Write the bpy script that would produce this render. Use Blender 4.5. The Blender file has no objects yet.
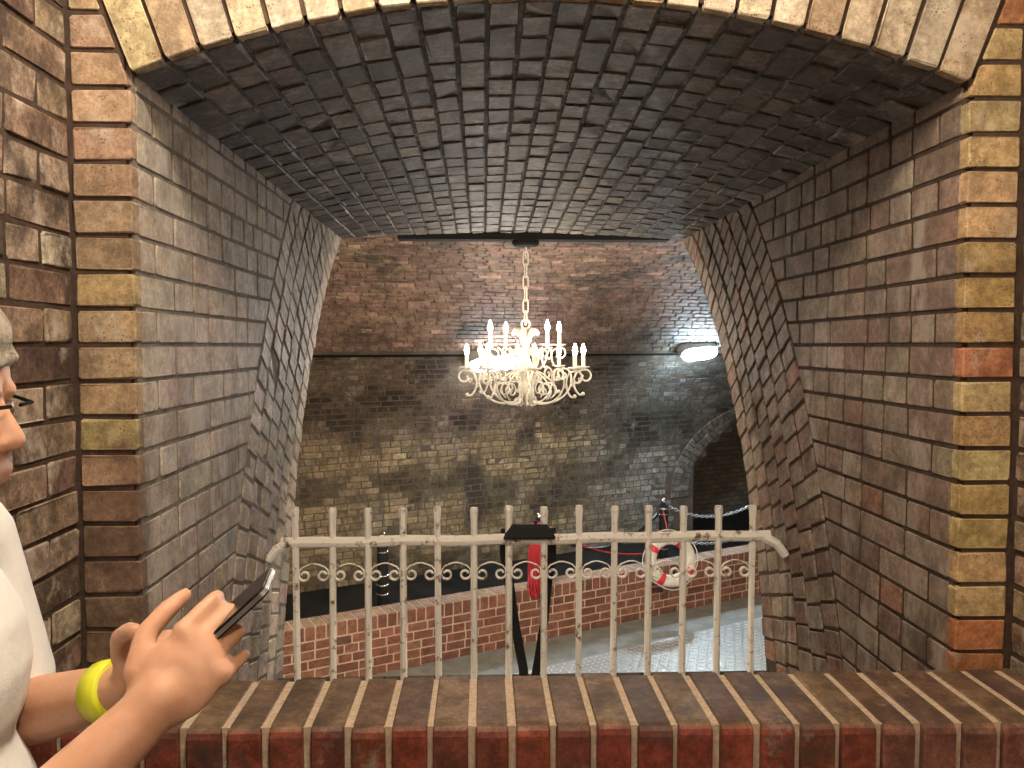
import bpy, bmesh, math, random
import numpy as np
from mathutils import Vector, Matrix, noise as mnoise

random.seed(7)
scene = bpy.context.scene
COL = scene.collection
R = math.radians

# ------------------------------------------------------------------ camera, world, exposure
F_PX = 790.0
YAW, PITCH = R(2.1), math.atan(39 / 790)
cam_d = bpy.data.cameras.new('camera')
cam_d.sensor_width = 36.0
cam_d.lens = F_PX / 1024 * 36.0
cam_d.clip_start = 0.02
cam = bpy.data.objects.new('camera', cam_d)
COL.objects.link(cam)
cam.location = (0, 0, 0)
cam.rotation_euler = (R(90) - PITCH, 0, -YAW)
scene.camera = cam

w = bpy.data.worlds.new('world')
scene.world = w
w.use_nodes = True
w.node_tree.nodes['Background'].inputs[0].default_value = (0.30, 0.27, 0.25, 1)
w.node_tree.nodes['Background'].inputs[1].default_value = 0.02

vs = scene.view_settings
vs.view_transform = 'Standard'
vs.look = 'None'
vs.exposure = 2.7
vs.gamma = 1.0
vs.use_curve_mapping = False

ROOM_LAMP_W = 50.0      # strength of the lamp bowls hanging in the near room
CANDLE_E = 32.0         # emission of each candle bulb
NEAR_E = 150.0           # warm lamps on the near side of the chamber
LAMP_E = 50.0           # emission of the cool bulkhead lamps on the far wall


def proj(p):
    x, y, z = p
    xc = x * math.cos(YAW) - y * math.sin(YAW)
    yh = x * math.sin(YAW) + y * math.cos(YAW)
    f = yh * math.cos(PITCH) - z * math.sin(PITCH)
    u = yh * math.sin(PITCH) + z * math.cos(PITCH)
    f = max(f, 1e-3)
    return 512 + F_PX * xc / f, 384 - F_PX * u / f


# ------------------------------------------------------------------ materials
def new_mat(name):
    m = bpy.data.materials.new(name)
    m.use_nodes = True
    nt = m.node_tree
    return m, nt, nt.nodes['Principled BSDF']


def N(nt, typ, **kw):
    n = nt.nodes.new(typ)
    for k, v in kw.items():
        setattr(n, k, v)
    return n


def noise_node(nt, pos, scale, detail=4, rough=0.55):
    n = N(nt, 'ShaderNodeTexNoise')
    n.inputs['Scale'].default_value = scale
    n.inputs['Detail'].default_value = detail
    n.inputs['Roughness'].default_value = rough
    nt.links.new(pos, n.inputs['Vector'])
    return n.outputs[0]


def ramp(nt, fac, a, b, ca=(0, 0, 0, 1), cb=(1, 1, 1, 1)):
    r = N(nt, 'ShaderNodeValToRGB')
    r.color_ramp.elements[0].position = a
    r.color_ramp.elements[1].position = b
    r.color_ramp.elements[0].color = ca
    r.color_ramp.elements[1].color = cb
    nt.links.new(fac, r.inputs[0])
    return r.outputs[0]


def mixc(nt, fac, a, b, mode='MIX'):
    m = N(nt, 'ShaderNodeMix', data_type='RGBA', blend_type=mode)
    if isinstance(fac, (int, float)):
        m.inputs[0].default_value = fac
    else:
        nt.links.new(fac, m.inputs[0])
    for v, i in ((a, 6), (b, 7)):
        if isinstance(v, (tuple, list)):
            m.inputs[i].default_value = tuple(v) + ((1,) if len(v) == 3 else ())
        else:
            nt.links.new(v, m.inputs[i])
    return m.outputs[2]


def bump(nt, bsdf, h, strength, dist=0.004):
    b = N(nt, 'ShaderNodeBump')
    b.inputs['Strength'].default_value = strength
    b.inputs['Distance'].default_value = dist
    nt.links.new(h, b.inputs['Height'])
    nt.links.new(b.outputs[0], bsdf.inputs['Normal'])


def brick_mat(name, rough=0.75, bmp=0.6, var=0.35, speck=None, pale=None, soot=None, spec=0.35, fine=1.0, streak=0.4):
    """colour of each brick from its own attribute, broken up by grain, specks, lime bloom and old soot"""
    m, nt, b = new_mat(name)
    geo = N(nt, 'ShaderNodeNewGeometry')
    pos = geo.outputs['Position']
    at = N(nt, 'ShaderNodeAttribute', attribute_name='Col')
    c = at.outputs['Color']
    mp = N(nt, 'ShaderNodeMapping')
    mp.inputs['Scale'].default_value = (1, 1, streak)
    nt.links.new(pos, mp.inputs['Vector'])
    run = mp.outputs[0]
    for sc, k in ((16 * fine, 1.0), (55 * fine, 0.7), (190 * fine, 0.55)):
        n1 = noise_node(nt, pos, sc, 5, 0.65)
        lo, hi = 1 - var * k, 1 + var * k
        v = ramp(nt, n1, 0.41, 0.59, (lo, lo * 0.985, lo * 0.97, 1), (hi, hi, hi, 1))
        c = mixc(nt, 1.0, c, v, 'MULTIPLY')
    if pale:
        n2 = noise_node(nt, run, 9 * fine, 8, 0.72)
        f = ramp(nt, n2, 0.5 + (pale[0] - 0.5) * 0.55, 0.5 + (pale[1] - 0.5) * 0.62)
        c = mixc(nt, f, c, pale[2])
    if soot:
        n3 = noise_node(nt, run, 5 * fine, 8, 0.68)
        f = ramp(nt, n3, 0.5 + (soot[0] - 0.5) * 0.55, 0.5 + (soot[1] - 0.5) * 0.62)
        c = mixc(nt, f, c, soot[2])
    if speck:
        vo = N(nt, 'ShaderNodeTexVoronoi')
        vo.inputs['Scale'].default_value = 130
        nt.links.new(pos, vo.inputs['Vector'])
        f = ramp(nt, vo.outputs['Distance'], 0.16, 0.3, (1, 1, 1, 1), (0, 0, 0, 1))
        n4 = noise_node(nt, pos, 18, 3)
        g = ramp(nt, n4, 0.45, 0.62)
        fg = mixc(nt, 1.0, f, g, 'MULTIPLY')
        c = mixc(nt, fg, c, speck)
    nt.links.new(c, b.inputs['Base Color'])
    b.inputs['Roughness'].default_value = rough
    b.inputs['Specular IOR Level'].default_value = spec
    h1 = noise_node(nt, pos, 60 * fine, 8, 0.72)
    bump(nt, b, h1, bmp, 0.005 / fine)
    return m


def rough_mat(name, c1, c2, scale=30, rough=0.85, bmp=0.6, spec=0.3, metal=0.0, dist=0.005, a=0.35, b_=0.65):
    m, nt, b = new_mat(name)
    geo = N(nt, 'ShaderNodeNewGeometry')
    n1 = noise_node(nt, geo.outputs['Position'], scale, 6, 0.65)
    c = ramp(nt, n1, a, b_, tuple(c1) + (1,), tuple(c2) + (1,))
    nt.links.new(c, b.inputs['Base Color'])
    b.inputs['Roughness'].default_value = rough
    b.inputs['Specular IOR Level'].default_value = spec
    b.inputs['Metallic'].default_value = metal
    n2 = noise_node(nt, geo.outputs['Position'], scale * 3, 5, 0.7)
    bump(nt, b, n2, bmp, dist)
    return m


def plain_mat(name, c, rough=0.5, metal=0.0, spec=0.5):
    m, nt, b = new_mat(name)
    b.inputs['Base Color'].default_value = tuple(c) + (1,)
    b.inputs['Roughness'].default_value = rough
    b.inputs['Metallic'].default_value = metal
    b.inputs['Specular IOR Level'].default_value = spec
    return m


def emit_mat(name, c, s):
    m, nt, b = new_mat(name)
    b.inputs['Base Color'].default_value = (0.8, 0.8, 0.8, 1)
    b.inputs['Emission Color'].default_value = tuple(c) + (1,)
    b.inputs['Emission Strength'].default_value = s
    return m


def brick_tex_mat(name, c1, c2, mortar):
    """plain brickwork for surfaces outside the picture"""
    m, nt, b = new_mat(name)
    geo = N(nt, 'ShaderNodeNewGeometry')
    sep = N(nt, 'ShaderNodeSeparateXYZ')
    nt.links.new(geo.outputs['Position'], sep.inputs[0])
    add = N(nt, 'ShaderNodeMath', operation='ADD')
    nt.links.new(sep.outputs[0], add.inputs[0])
    nt.links.new(sep.outputs[1], add.inputs[1])
    comb = N(nt, 'ShaderNodeCombineXYZ')
    nt.links.new(add.outputs[0], comb.inputs[0])
    nt.links.new(sep.outputs[2], comb.inputs[1])
    t = N(nt, 'ShaderNodeTexBrick')
    t.inputs['Scale'].default_value = 1.0
    t.inputs['Brick Width'].default_value = 0.225
    t.inputs['Row Height'].default_value = 0.0737
    t.inputs['Mortar Size'].default_value = 0.006
    t.inputs['Color1'].default_value = tuple(c1) + (1,)
    t.inputs['Color2'].default_value = tuple(c2) + (1,)
    t.inputs['Mortar'].default_value = tuple(mortar) + (1,)
    nt.links.new(comb.outputs[0], t.inputs['Vector'])
    n1 = noise_node(nt, geo.outputs['Position'], 12, 5)
    v = ramp(nt, n1, 0.3, 0.7, (0.7, 0.7, 0.7, 1), (1.2, 1.2, 1.2, 1))
    nt.links.new(mixc(nt, 1.0, t.outputs['Color'], v, 'MULTIPLY'), b.inputs['Base Color'])
    b.inputs['Roughness'].default_value = 0.85
    bump(nt, b, t.outputs['Fac'], -0.5, 0.008)
    return m


M = {}
M['pier'] = brick_mat('pier_brick', 0.75, 0.45, 0.22, speck=(0.13, 0.075, 0.045), pale=(0.60, 0.78, (0.50, 0.42, 0.33)), soot=(0.62, 0.80, (0.16, 0.10, 0.065)), streak=0.8)
M['jamb'] = brick_mat('jamb_brick', 0.66, 0.45, 0.20, pale=(0.50, 0.74, (0.43, 0.385, 0.34)), soot=(0.63, 0.80, (0.14, 0.115, 0.098)), spec=0.4)
M['jamb_dark'] = brick_mat('jamb_brick_brown', 0.62, 0.45, 0.24, pale=(0.57, 0.74, (0.35, 0.305, 0.26)), soot=(0.60, 0.78, (0.10, 0.072, 0.058)), spec=0.42)
M['ring'] = brick_mat('throat_brick', 0.60, 0.5, 0.24, pale=(0.58, 0.78, (0.37, 0.33, 0.285)), spec=0.34)
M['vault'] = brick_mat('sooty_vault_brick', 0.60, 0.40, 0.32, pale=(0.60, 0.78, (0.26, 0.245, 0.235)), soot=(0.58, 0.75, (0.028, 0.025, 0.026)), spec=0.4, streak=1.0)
M['room'] = brick_mat('room_wall_brick', 0.78, 0.6, 0.34, pale=(0.57, 0.72, (0.42, 0.37, 0.31)), soot=(0.53, 0.66, (0.055, 0.040, 0.034)), streak=0.8)
M['sill'] = brick_mat('sill_brick', 0.55, 0.4, 0.26, pale=(0.66, 0.80, (0.26, 0.20, 0.16)), soot=(0.56, 0.72, (0.065, 0.042, 0.034)), spec=0.35, streak=1.0)
M['low'] = brick_mat('red_low_wall_brick', 0.8, 0.4, 0.18, streak=1.0)
M['far'] = brick_mat('far_wall_brick', 0.72, 0.5, 0.26, fine=0.4, spec=0.25, pale=(0.62, 0.80, (0.26, 0.23, 0.18)), soot=(0.56, 0.74, (0.045, 0.036, 0.028)))
M['mortar_brown'] = rough_mat('brown_mortar', (0.045, 0.028, 0.020), (0.085, 0.055, 0.040), 40)
M['mortar_grey'] = rough_mat('grey_mortar', (0.13, 0.11, 0.092), (0.24, 0.21, 0.18), 40)
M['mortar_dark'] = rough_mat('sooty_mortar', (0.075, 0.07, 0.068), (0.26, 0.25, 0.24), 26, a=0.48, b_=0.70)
M['mortar_pale'] = rough_mat('pale_mortar', (0.42, 0.32, 0.22), (0.60, 0.48, 0.36), 90)
M['mortar_pink'] = rough_mat('pink_lime_mortar', (0.50, 0.38, 0.30), (0.62, 0.50, 0.40), 40)
M['mortar_far'] = rough_mat('far_wall_mortar', (0.07, 0.056, 0.042), (0.125, 0.10, 0.078), 8)
M['concrete'] = rough_mat('grey_concrete', (0.17, 0.18, 0.17), (0.26, 0.27, 0.26), 9, 0.6, 0.2)
M['room_floor'] = rough_mat('room_floor_stone', (0.12, 0.10, 0.085), (0.20, 0.17, 0.14), 6)
M['pit'] = rough_mat('black_wet_floor', (0.004, 0.004, 0.004), (0.018, 0.017, 0.016), 4, 0.55, 0.4, spec=0.2)
M['plate'] = rough_mat('galvanised_plate', (0.30, 0.31, 0.30), (0.42, 0.43, 0.42), 12, 0.45, 0.1, metal=0.6, spec=0.5)
M['tread'] = plain_mat('bright_tread', (0.62, 0.63, 0.62), 0.35, 0.6)  # lozenges in a paler grey than the sheet under them
M['brick_tex'] = brick_tex_mat('plain_brickwork', (0.24, 0.17, 0.12), (0.33, 0.24, 0.16), (0.06, 0.04, 0.03))
M['gallery_tex'] = brick_tex_mat('gallery_brickwork', (0.10, 0.085, 0.07), (0.16, 0.13, 0.10), (0.06, 0.05, 0.04))
M['rail'] = rough_mat('chipped_white_paint', (0.16, 0.095, 0.055), (0.86, 0.82, 0.75), 30, 0.5, 0.5, a=0.33, b_=0.44, dist=0.002)
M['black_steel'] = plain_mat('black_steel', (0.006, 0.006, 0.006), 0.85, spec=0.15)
M['white_iron'] = rough_mat('white_painted_iron', (0.30, 0.27, 0.22), (0.55, 0.53, 0.49), 60, 0.45, 0.2, a=0.3, b_=0.5, dist=0.001)
M['candle'] = plain_mat('candle_sleeve', (0.80, 0.74, 0.62), 0.5)
M['bulb'] = emit_mat('lit_candle_bulb', (1.0, 0.80, 0.56), CANDLE_E)
M['cool'] = emit_mat('lit_cool_diffuser', (0.66, 0.86, 1.0), LAMP_E)
M['cool_dim'] = emit_mat('lit_cool_diffuser_dim', (0.86, 0.93, 1.0), LAMP_E * 0.38)
M['lamp_grey'] = plain_mat('lamp_housing', (0.25, 0.26, 0.27), 0.5)
M['webbing'] = rough_mat('black_webbing', (0.006, 0.006, 0.006), (0.014, 0.013, 0.013), 200, 0.7, 0.5, dist=0.001)
M['post'] = plain_mat('black_post_paint', (0.012, 0.013, 0.015), 0.35)
M['chrome'] = plain_mat('chrome', (0.85, 0.86, 0.88), 0.12, 1.0)
M['chain'] = plain_mat('galvanised_chain', (0.55, 0.58, 0.62), 0.4, 0.6)
M['red_rope'] = rough_mat('red_rope', (0.30, 0.012, 0.022), (0.46, 0.03, 0.045), 120, 0.75, 0.4)
M['buoy_white'] = rough_mat('lifebuoy_white', (0.62, 0.60, 0.56), (0.80, 0.78, 0.75), 20, 0.5, 0.1)
M['buoy_red'] = plain_mat('lifebuoy_red', (0.62, 0.03, 0.05), 0.5)
M['skin'] = rough_mat('skin', (0.50, 0.27, 0.17), (0.60, 0.34, 0.23), 22, 0.5, 0.05, dist=0.002)
M['shirt'] = rough_mat('white_cotton', (0.74, 0.75, 0.74), (0.84, 0.85, 0.85), 9, 0.85, 0.25, dist=0.01)
M['trousers'] = rough_mat('dark_trousers', (0.03, 0.035, 0.05), (0.05, 0.055, 0.075), 40, 0.85)
M['hair'] = rough_mat('pale_hair', (0.46, 0.40, 0.31), (0.70, 0.63, 0.52), 90, 0.6, 1.0, a=0.42, b_=0.58, dist=0.01)
M['shoe'] = plain_mat('dark_leather', (0.03, 0.022, 0.018), 0.45)
M['band'] = plain_mat('yellow_green_band', (0.62, 0.66, 0.02), 0.45)
M['phone'] = plain_mat('phone_black', (0.012, 0.012, 0.014), 0.25)
M['phone_edge'] = plain_mat('phone_metal_edge', (0.45, 0.46, 0.48), 0.3, 0.8)
M['eye'] = plain_mat('eye_white', (0.75, 0.73, 0.70), 0.25)
M['iris'] = plain_mat('iris', (0.10, 0.07, 0.04), 0.3)
M['lip'] = plain_mat('lip', (0.46, 0.17, 0.13), 0.5)
M['room_lamp'] = emit_mat('lit_opal_glass', (1.0, 0.84, 0.65), ROOM_LAMP_W)
M['warm_lamp'] = emit_mat('lit_warm_glass', (1.0, 0.82, 0.60), NEAR_E)
M['plaster'] = rough_mat('old_limewash', (0.34, 0.30, 0.25), (0.46, 0.41, 0.34), 5)


# ------------------------------------------------------------------ object helpers
def tag(o, label=None, cat=None, group=None, kind=None):
    if label: o['label'] = label
    if cat: o['category'] = cat
    if group: o['group'] = group
    if kind: o['kind'] = kind
    return o


def mesh_obj(name, verts, faces, mat, parent=None, loc=None, smooth=False, cols=None):
    me = bpy.data.meshes.new(name)
    me.from_pydata([tuple(v) for v in verts], [], faces)
    if cols is not None:
        a = me.color_attributes.new('Col', 'FLOAT_COLOR', 'POINT')
        a.data.foreach_set('color', np.asarray(cols, dtype=np.float32).ravel())
    me.update()
    if smooth:
        me.polygons.foreach_set('use_smooth', [True] * len(me.polygons))
    me.materials.append(mat)
    o = bpy.data.objects.new(name, me)
    COL.objects.link(o)
    if parent: o.parent = parent
    if loc is not None: o.location = loc
    return o


def bm_obj(name, bm, mat, parent=None, loc=None, smooth=False):
    me = bpy.data.meshes.new(name)
    bm.normal_update()
    bm.to_mesh(me)
    bm.free()
    if smooth:
        me.polygons.foreach_set('use_smooth', [True] * len(me.polygons))
    me.materials.append(mat)
    o = bpy.data.objects.new(name, me)
    COL.objects.link(o)
    if parent: o.parent = parent
    if loc is not None: o.location = loc
    return o


def empty(name, loc=(0, 0, 0)):
    o = bpy.data.objects.new(name, None)
    COL.objects.link(o)
    o.location = loc
    return o


def copy_tree(o, parent=None):
    c = o.copy()
    COL.objects.link(c)
    c.parent = parent
    for ch in o.children:
        copy_tree(ch, c)
    return c


def box_vf(x0, x1, y0, y1, z0, z1):
    v = [(x0, y0, z0), (x1, y0, z0), (x1, y1, z0), (x0, y1, z0), (x0, y0, z1), (x1, y0, z1), (x1, y1, z1), (x0, y1, z1)]
    f = [(0, 3, 2, 1), (4, 5, 6, 7), (0, 1, 5, 4), (1, 2, 6, 5), (2, 3, 7, 6), (3, 0, 4, 7)]
    return v, f


class MB:
    """collects shapes into one mesh"""
    def __init__(s): s.v, s.f = [], []

    def add(s, v, f):
        k = len(s.v)
        s.v += [tuple(p) for p in v]
        s.f += [tuple(i + k for i in q) for q in f]
        return s

    def box(s, *a): return s.add(*box_vf(*a))

    def tube(s, pts, rad, n=8, cap=True, closed=False, flat=1.0, up=None):
        P = [Vector(p) for p in pts]
        m = len(P)
        rads = rad if isinstance(rad, (list, tuple)) else [rad] * m
        T = []
        for i in range(m):
            a = P[(i - 1) % m] if (closed or i > 0) else P[i]
            b = P[(i + 1) % m] if (closed or i < m - 1) else P[i]
            t = (b - a)
            T.append(t.normalized() if t.length > 1e-9 else Vector((0, 0, 1)))
        ref = Vector(up) if up else (Vector((0, 0, 1)) if abs(T[0].z) < 0.9 else Vector((1, 0, 0)))
        nrm = (ref - T[0] * ref.dot(T[0])).normalized()
        v, f = [], []
        for i in range(m):
            if up:
                r2 = Vector(up)
                q = r2 - T[i] * r2.dot(T[i])
                if q.length > 1e-6: nrm = q.normalized()
            else:
                nrm = nrm - T[i] * nrm.dot(T[i])
                nrm = nrm.normalized() if nrm.length > 1e-9 else ref
            bi = T[i].cross(nrm)
            for k in range(n):
                a = 2 * math.pi * k / n
                v.append(P[i] + nrm * (math.cos(a) * rads[i]) + bi * (math.sin(a) * rads[i] * flat))
        seg = m if closed else m - 1
        for i in range(seg):
            j = (i + 1) % m
            for k in range(n):
                k2 = (k + 1) % n
                f.append((i * n + k, i * n + k2, j * n + k2, j * n + k))
        if cap and not closed:
            f.append(tuple(range(n))[::-1])
            f.append(tuple((m - 1) * n + k for k in range(n)))
        return s.add(v, f)

    def lathe(s, prof, n=16, c=(0, 0, 0)):
        """profile of (radius, z) turned about the vertical through c"""
        v, f = [], []
        for r, z in prof:
            for k in range(n):
                a = 2 * math.pi * k / n
                v.append((c[0] + r * math.cos(a), c[1] + r * math.sin(a), c[2] + z))
        for i in range(len(prof) - 1):
            for k in range(n):
                k2 = (k + 1) % n
                f.append((i * n + k, i * n + k2, (i + 1) * n + k2, (i + 1) * n + k))
        f.append(tuple(range(n))[::-1])
        f.append(tuple((len(prof) - 1) * n + k for k in range(n)))
        return s.add(v, f)

    def ball(s, c, r, n=12, sc=(1, 1, 1), rot=None):
        m = n // 2
        v, f = [], []
        c = Vector(c)
        def put(p):
            p = Vector((p[0] * sc[0] * r, p[1] * sc[1] * r, p[2] * sc[2] * r))
            if rot is not None: p = rot @ p
            v.append(c + p)
        put((0, 0, 1))
        for i in range(1, m):
            t = math.pi * i / m
            for k in range(n):
                a = 2 * math.pi * k / n
                put((math.sin(t) * math.cos(a), math.sin(t) * math.sin(a), math.cos(t)))
        put((0, 0, -1))
        for k in range(n):
            f.append((0, 1 + k, 1 + (k + 1) % n))
        for i in range(m - 2):
            for k in range(n):
                a, b = 1 + i * n + k, 1 + i * n + (k + 1) % n
                f.append((a, a + n, b + n, b))
        last = len(v) - 1
        for k in range(n):
            f.append((last, 1 + (m - 2) * n + (k + 1) % n, 1 + (m - 2) * n + k))
        return s.add(v, f)

    def cone(s, p0, p1, r0, r1, n=14):
        return s.tube([p0, p1], [r0, r1], n)

    def cap(s, p0, p1, r0, r1, n=14):
        s.tube([p0, p1], [r0, r1], n)
        s.ball(p0, r0, n)
        s.ball(p1, r1, n)
        return s

    def build(s, name, mat, parent=None, loc=None, smooth=False):
        return mesh_obj(name, s.v, s.f, mat, parent, loc, smooth)


# ------------------------------------------------------------------ bricks
def jit(a): return random.uniform(-a, a)


def brick_geo(c4, n, depth=0.05, proud=0.0, ch=0.004, octa=True, wob=0.0012):
    """one brick with worn edges: outline at the back, at the arris and the inset face"""
    n = np.asarray(n, float)
    c4 = [np.asarray(p, float) for p in c4]
    nn = np.cross(c4[2] - c4[0], c4[3] - c4[1])
    if np.dot(nn, n) < 0: c4 = c4[::-1]
    out = []
    for i in range(4):
        p, q0, q1 = c4[i], c4[i - 1], c4[(i + 1) % 4]
        if octa:
            d0, d1 = q0 - p, q1 - p
            l0, l1 = np.linalg.norm(d0) + 1e-9, np.linalg.norm(d1) + 1e-9
            c = min(0.0015 + random.random() * 0.0045, 0.2 * l0, 0.2 * l1)
            out.append(p + d0 / l0 * c)
            out.append(p + d1 / l1 * c)
        else:
            out.append(p)
    k = len(out)
    cen = sum(out) / k
    o2 = []
    for p in out:
        o2.append(p + (p - cen) * 0 + np.array([jit(wob), jit(wob), jit(wob)]))
    out = o2
    back = [p - n * depth for p in out]
    mid = [p + n * (proud - ch) for p in out]
    front = []
    for p in out:
        d = cen - p
        l = np.linalg.norm(d) + 1e-9
        front.append(p + d / l * min(ch * 1.3, 0.3 * l) + n * (proud + jit(wob)))
    v = back + mid + front
    f = [tuple(range(2 * k, 3 * k)), tuple(range(k))[::-1]]
    for i in range(k):
        j = (i + 1) % k
        f.append((i, j, k + j, k + i))
        f.append((k + i, k + j, 2 * k + j, 2 * k + i))
    return v, f, cen


def visible_size(c4):
    px = [proj(p) for p in c4]
    a = 0
    for i in range(4):
        x0, y0 = px[i]; x1, y1 = px[(i + 1) % 4]
        a += x0 * y1 - x1 * y0
    cx, cy = sum(p[0] for p in px) / 4, sum(p[1] for p in px) / 4
    inside = -15 < cx < 1039 and -15 < cy < 783
    return abs(a) / 2 * (1 if inside else 1e-4)


def lay(parent, specs, mat, limit=300, octa=True, name='brick', depth=0.05, ch=0.004, wob=0.0012):
    """specs: (corners, normal, colour, proud). The largest in view become objects, the rest one joined part"""
    order = sorted(range(len(specs)), key=lambda i: -visible_size(specs[i][0]))
    single = set(order[:limit])
    V, Fc, C = [], [], []
    for i, (c4, n, col, proud) in enumerate(specs):
        v, f, cen = brick_geo(c4, n, depth, proud, ch, octa, wob)
        if i in single:
            mesh_obj(name, [p - cen for p in v], f, mat, parent, tuple(cen), cols=[tuple(col) + (1,)] * len(v))
        else:
            k = len(V)
            V += v
            Fc += [tuple(q + k for q in t) for t in f]
            C += [tuple(col) + (1,)] * len(v)
    if V:
        o = mesh_obj('smaller_bricks', V, Fc, mat, parent, cols=C)
        o['kind'] = 'stuff'


def vary(c, a=0.15, hue=0.05):
    k = 1 + jit(a)
    return tuple(max(0.004, x * k * (1 + jit(hue))) for x in c)


def pick(pal, a=0.15):
    tot = sum(p[1] for p in pal)
    r = random.random() * tot
    for c, wgt in pal:
        r -= wgt
        if r <= 0: return vary(c, a)
    return vary(pal[-1][0], a)


def run_lengths(a, b, choices=(0.215, 0.1025), start=None, joint=0.010, minlen=0.045):
    """split the run a..b into brick lengths with joints"""
    out, x, i = [], a, 0
    while x < b - 1e-6:
        L = start if (i == 0 and start) else random.choice(choices)
        e = min(x + L, b)
        if b - e < minlen: e = b
        out.append((x, e))
        x = e + joint
        i += 1
    return out


# ------------------------------------------------------------------ geometry of the place
YF = 1.64                    # face of the brick wall in front of the camera
XL, XR = -0.708, 1.017       # jambs of the embrasure
XML, XMR = -0.830, 1.135     # side walls of the near room
ZS = 0.548                   # springing of the embrasure's vault
RISE = 0.160
XM, HW = (XL + XR) / 2, (XR - XL) / 2
ZSILL = -0.698
YSILL0, YSILL1 = 1.408, 1.645
COURSE = 0.0737
GC_Y, GC_Z, RI, RE = 5.30, -1.74, 2.60, 3.24     # barrel of the gallery: axis, inner and outer radius
ZF_ROOM, ZF_GAL, ZF_TUN = -1.58, -2.585, -1.20
JT = 0.010


def y_ring(z, r):
    d = (z - GC_Z) / r
    return GC_Y - r * math.sqrt(max(0.0, 1 - d * d))


def vault_z(x, y):
    t = max(-1.0, min(1.0, (x - XM) / HW))
    s = (y - YF) / (4.15 - YF)
    zs = ZS + (0.533 - ZS) * s
    return zs + (RISE + (0.047 - RISE) * s) * (1 - t * t)


def vault_end(x):
    y = 4.1
    for _ in range(12):
        y = y_ring(vault_z(x, y), RI)
    return y


def structure(name, verts, faces, mat, label, cat, cols=None):
    o = mesh_obj(name, verts, faces, mat, cols=cols)
    return tag(o, label, cat, kind='structure')


# ---- near room shell
v, f = box_vf(XML - 0.3, XMR + 0.3, -3.0, YF, ZF_ROOM - 0.1, ZF_ROOM)
structure('floor', v, f, M['room_floor'], 'dark stone floor of the near brick passage', 'floor')
v, f = box_vf(XML - 0.3, XMR + 0.3, -3.0, YF + 0.3, 1.62, 1.72)
structure('ceiling', v, f, M['plaster'], 'limewashed ceiling over the near brick passage', 'ceiling')
v, f = box_vf(XML - 0.3, XMR + 0.3, -3.1, -3.0, ZF_ROOM, 1.62)
structure('wall_back', v, f, M['brick_tex'], 'brick wall closing the near passage behind the viewer', 'wall')
v, f = box_vf(XML - 0.3, XML - 0.004, -3.0, 0.85, ZF_ROOM, 1.62)
mb = MB().add(v, f)
wall_left = structure('wall_left', mb.v, mb.f, M['brick_tex'], 'dirty brown brick side wall at the left edge of the picture', 'wall')
MB().box(XML - 0.3, XML - 0.004, 0.85, YF + 0.2, ZF_ROOM, 1.62).build('mortar_bed', M['mortar_brown'], wall_left)
wall_right = structure('wall_right', *box_vf(XMR + 0.004, XMR + 0.3, -3.0, 1.15, ZF_ROOM, 1.62), M['brick_tex'],
                       'brown brick side wall at the right edge of the picture', 'wall')
MB().box(XMR + 0.004, XMR + 0.3, 1.15, YF + 0.2, ZF_ROOM, 1.62).build('mortar_bed', M['mortar_brown'], wall_right)

PAL_ROOM = [((0.19, 0.130, 0.095), 3), ((0.23, 0.17, 0.125), 4), ((0.27, 0.215, 0.165), 3), ((0.10, 0.068, 0.055), 1.5), ((0.31, 0.26, 0.205), 1)]
specs = []
for k in range(-13, 15):
    z0, z1 = k * COURSE + JT / 2, (k + 1) * COURSE - JT / 2
    st = 0.205 if k % 2 else 0.10
    for a, b in run_lengths(0.0, 0.76, (0.215, 0.215, 0.1025), start=st):
        ya, yb = YF - 0.004 - a, YF - 0.004 - b
        specs.append((((XML, ya, z0), (XML, yb, z0), (XML, yb, z1), (XML, ya, z1)), (1, 0, 0), pick(PAL_ROOM), jit(0.0015)))
lay(wall_left, specs, M['room'], ch=0.003, wob=0.002)
specs = []
for k in range(-13, 15):
    z0, z1 = k * COURSE + JT / 2, (k + 1) * COURSE - JT / 2
    for a, b in run_lengths(0.0, 0.46, (0.215, 0.1025), start=0.205 if k % 2 else 0.1):
        ya, yb = YF - 0.004 - a, YF - 0.004 - b
        specs.append((((XMR, ya, z0), (XMR, yb, z0), (XMR, yb, z1), (XMR, ya, z1)), (-1, 0, 0), pick(PAL_ROOM), jit(0.002)))
lay(wall_right, specs, M['room'], ch=0.006)

# ---- front wall: piers, arch ring, wall over it
RA = (HW * HW + RISE * RISE) / (2 * RISE)      # radius of the face arch
CAX, CAZ = XM, ZS + RISE - RA
A0 = math.asin(HW / RA)
mb = MB()
for x0, x1 in ((XML - 0.3, XL - 0.012), (XR + 0.012, XMR + 0.3)):
    mb.box(x0, x1, YF + 0.004, YF + 0.45, ZF_ROOM, ZS)
NSEG = 24
for i in range(NSEG):          # solid wall above the arch
    a, b = -A0 + 2 * A0 * i / NSEG, -A0 + 2 * A0 * (i + 1) / NSEG
    xa, za = CAX + (RA + 0.012) * math.sin(a), CAZ + (RA + 0.012) * math.cos(a)
    xb, zb = CAX + (RA + 0.012) * math.sin(b), CAZ + (RA + 0.012) * math.cos(b)
    mb.add([(xa, YF + 0.004, za), (xb, YF + 0.004, zb), (xb, YF + 0.004, 1.62), (xa, YF + 0.004, 1.62),
            (xa, YF + 0.45, za), (xb, YF + 0.45, zb), (xb, YF + 0.45, 1.62), (xa, YF + 0.45, 1.62)],
           [(0, 1, 2, 3), (7, 6, 5, 4), (0, 4, 5, 1), (3, 2, 6, 7)])
for x0, x1 in ((XML - 0.3, XL - 0.012), (XR + 0.012, XMR + 0.3)):
    mb.box(x0, x1, YF + 0.004, YF + 0.45, ZS, 1.62)
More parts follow.
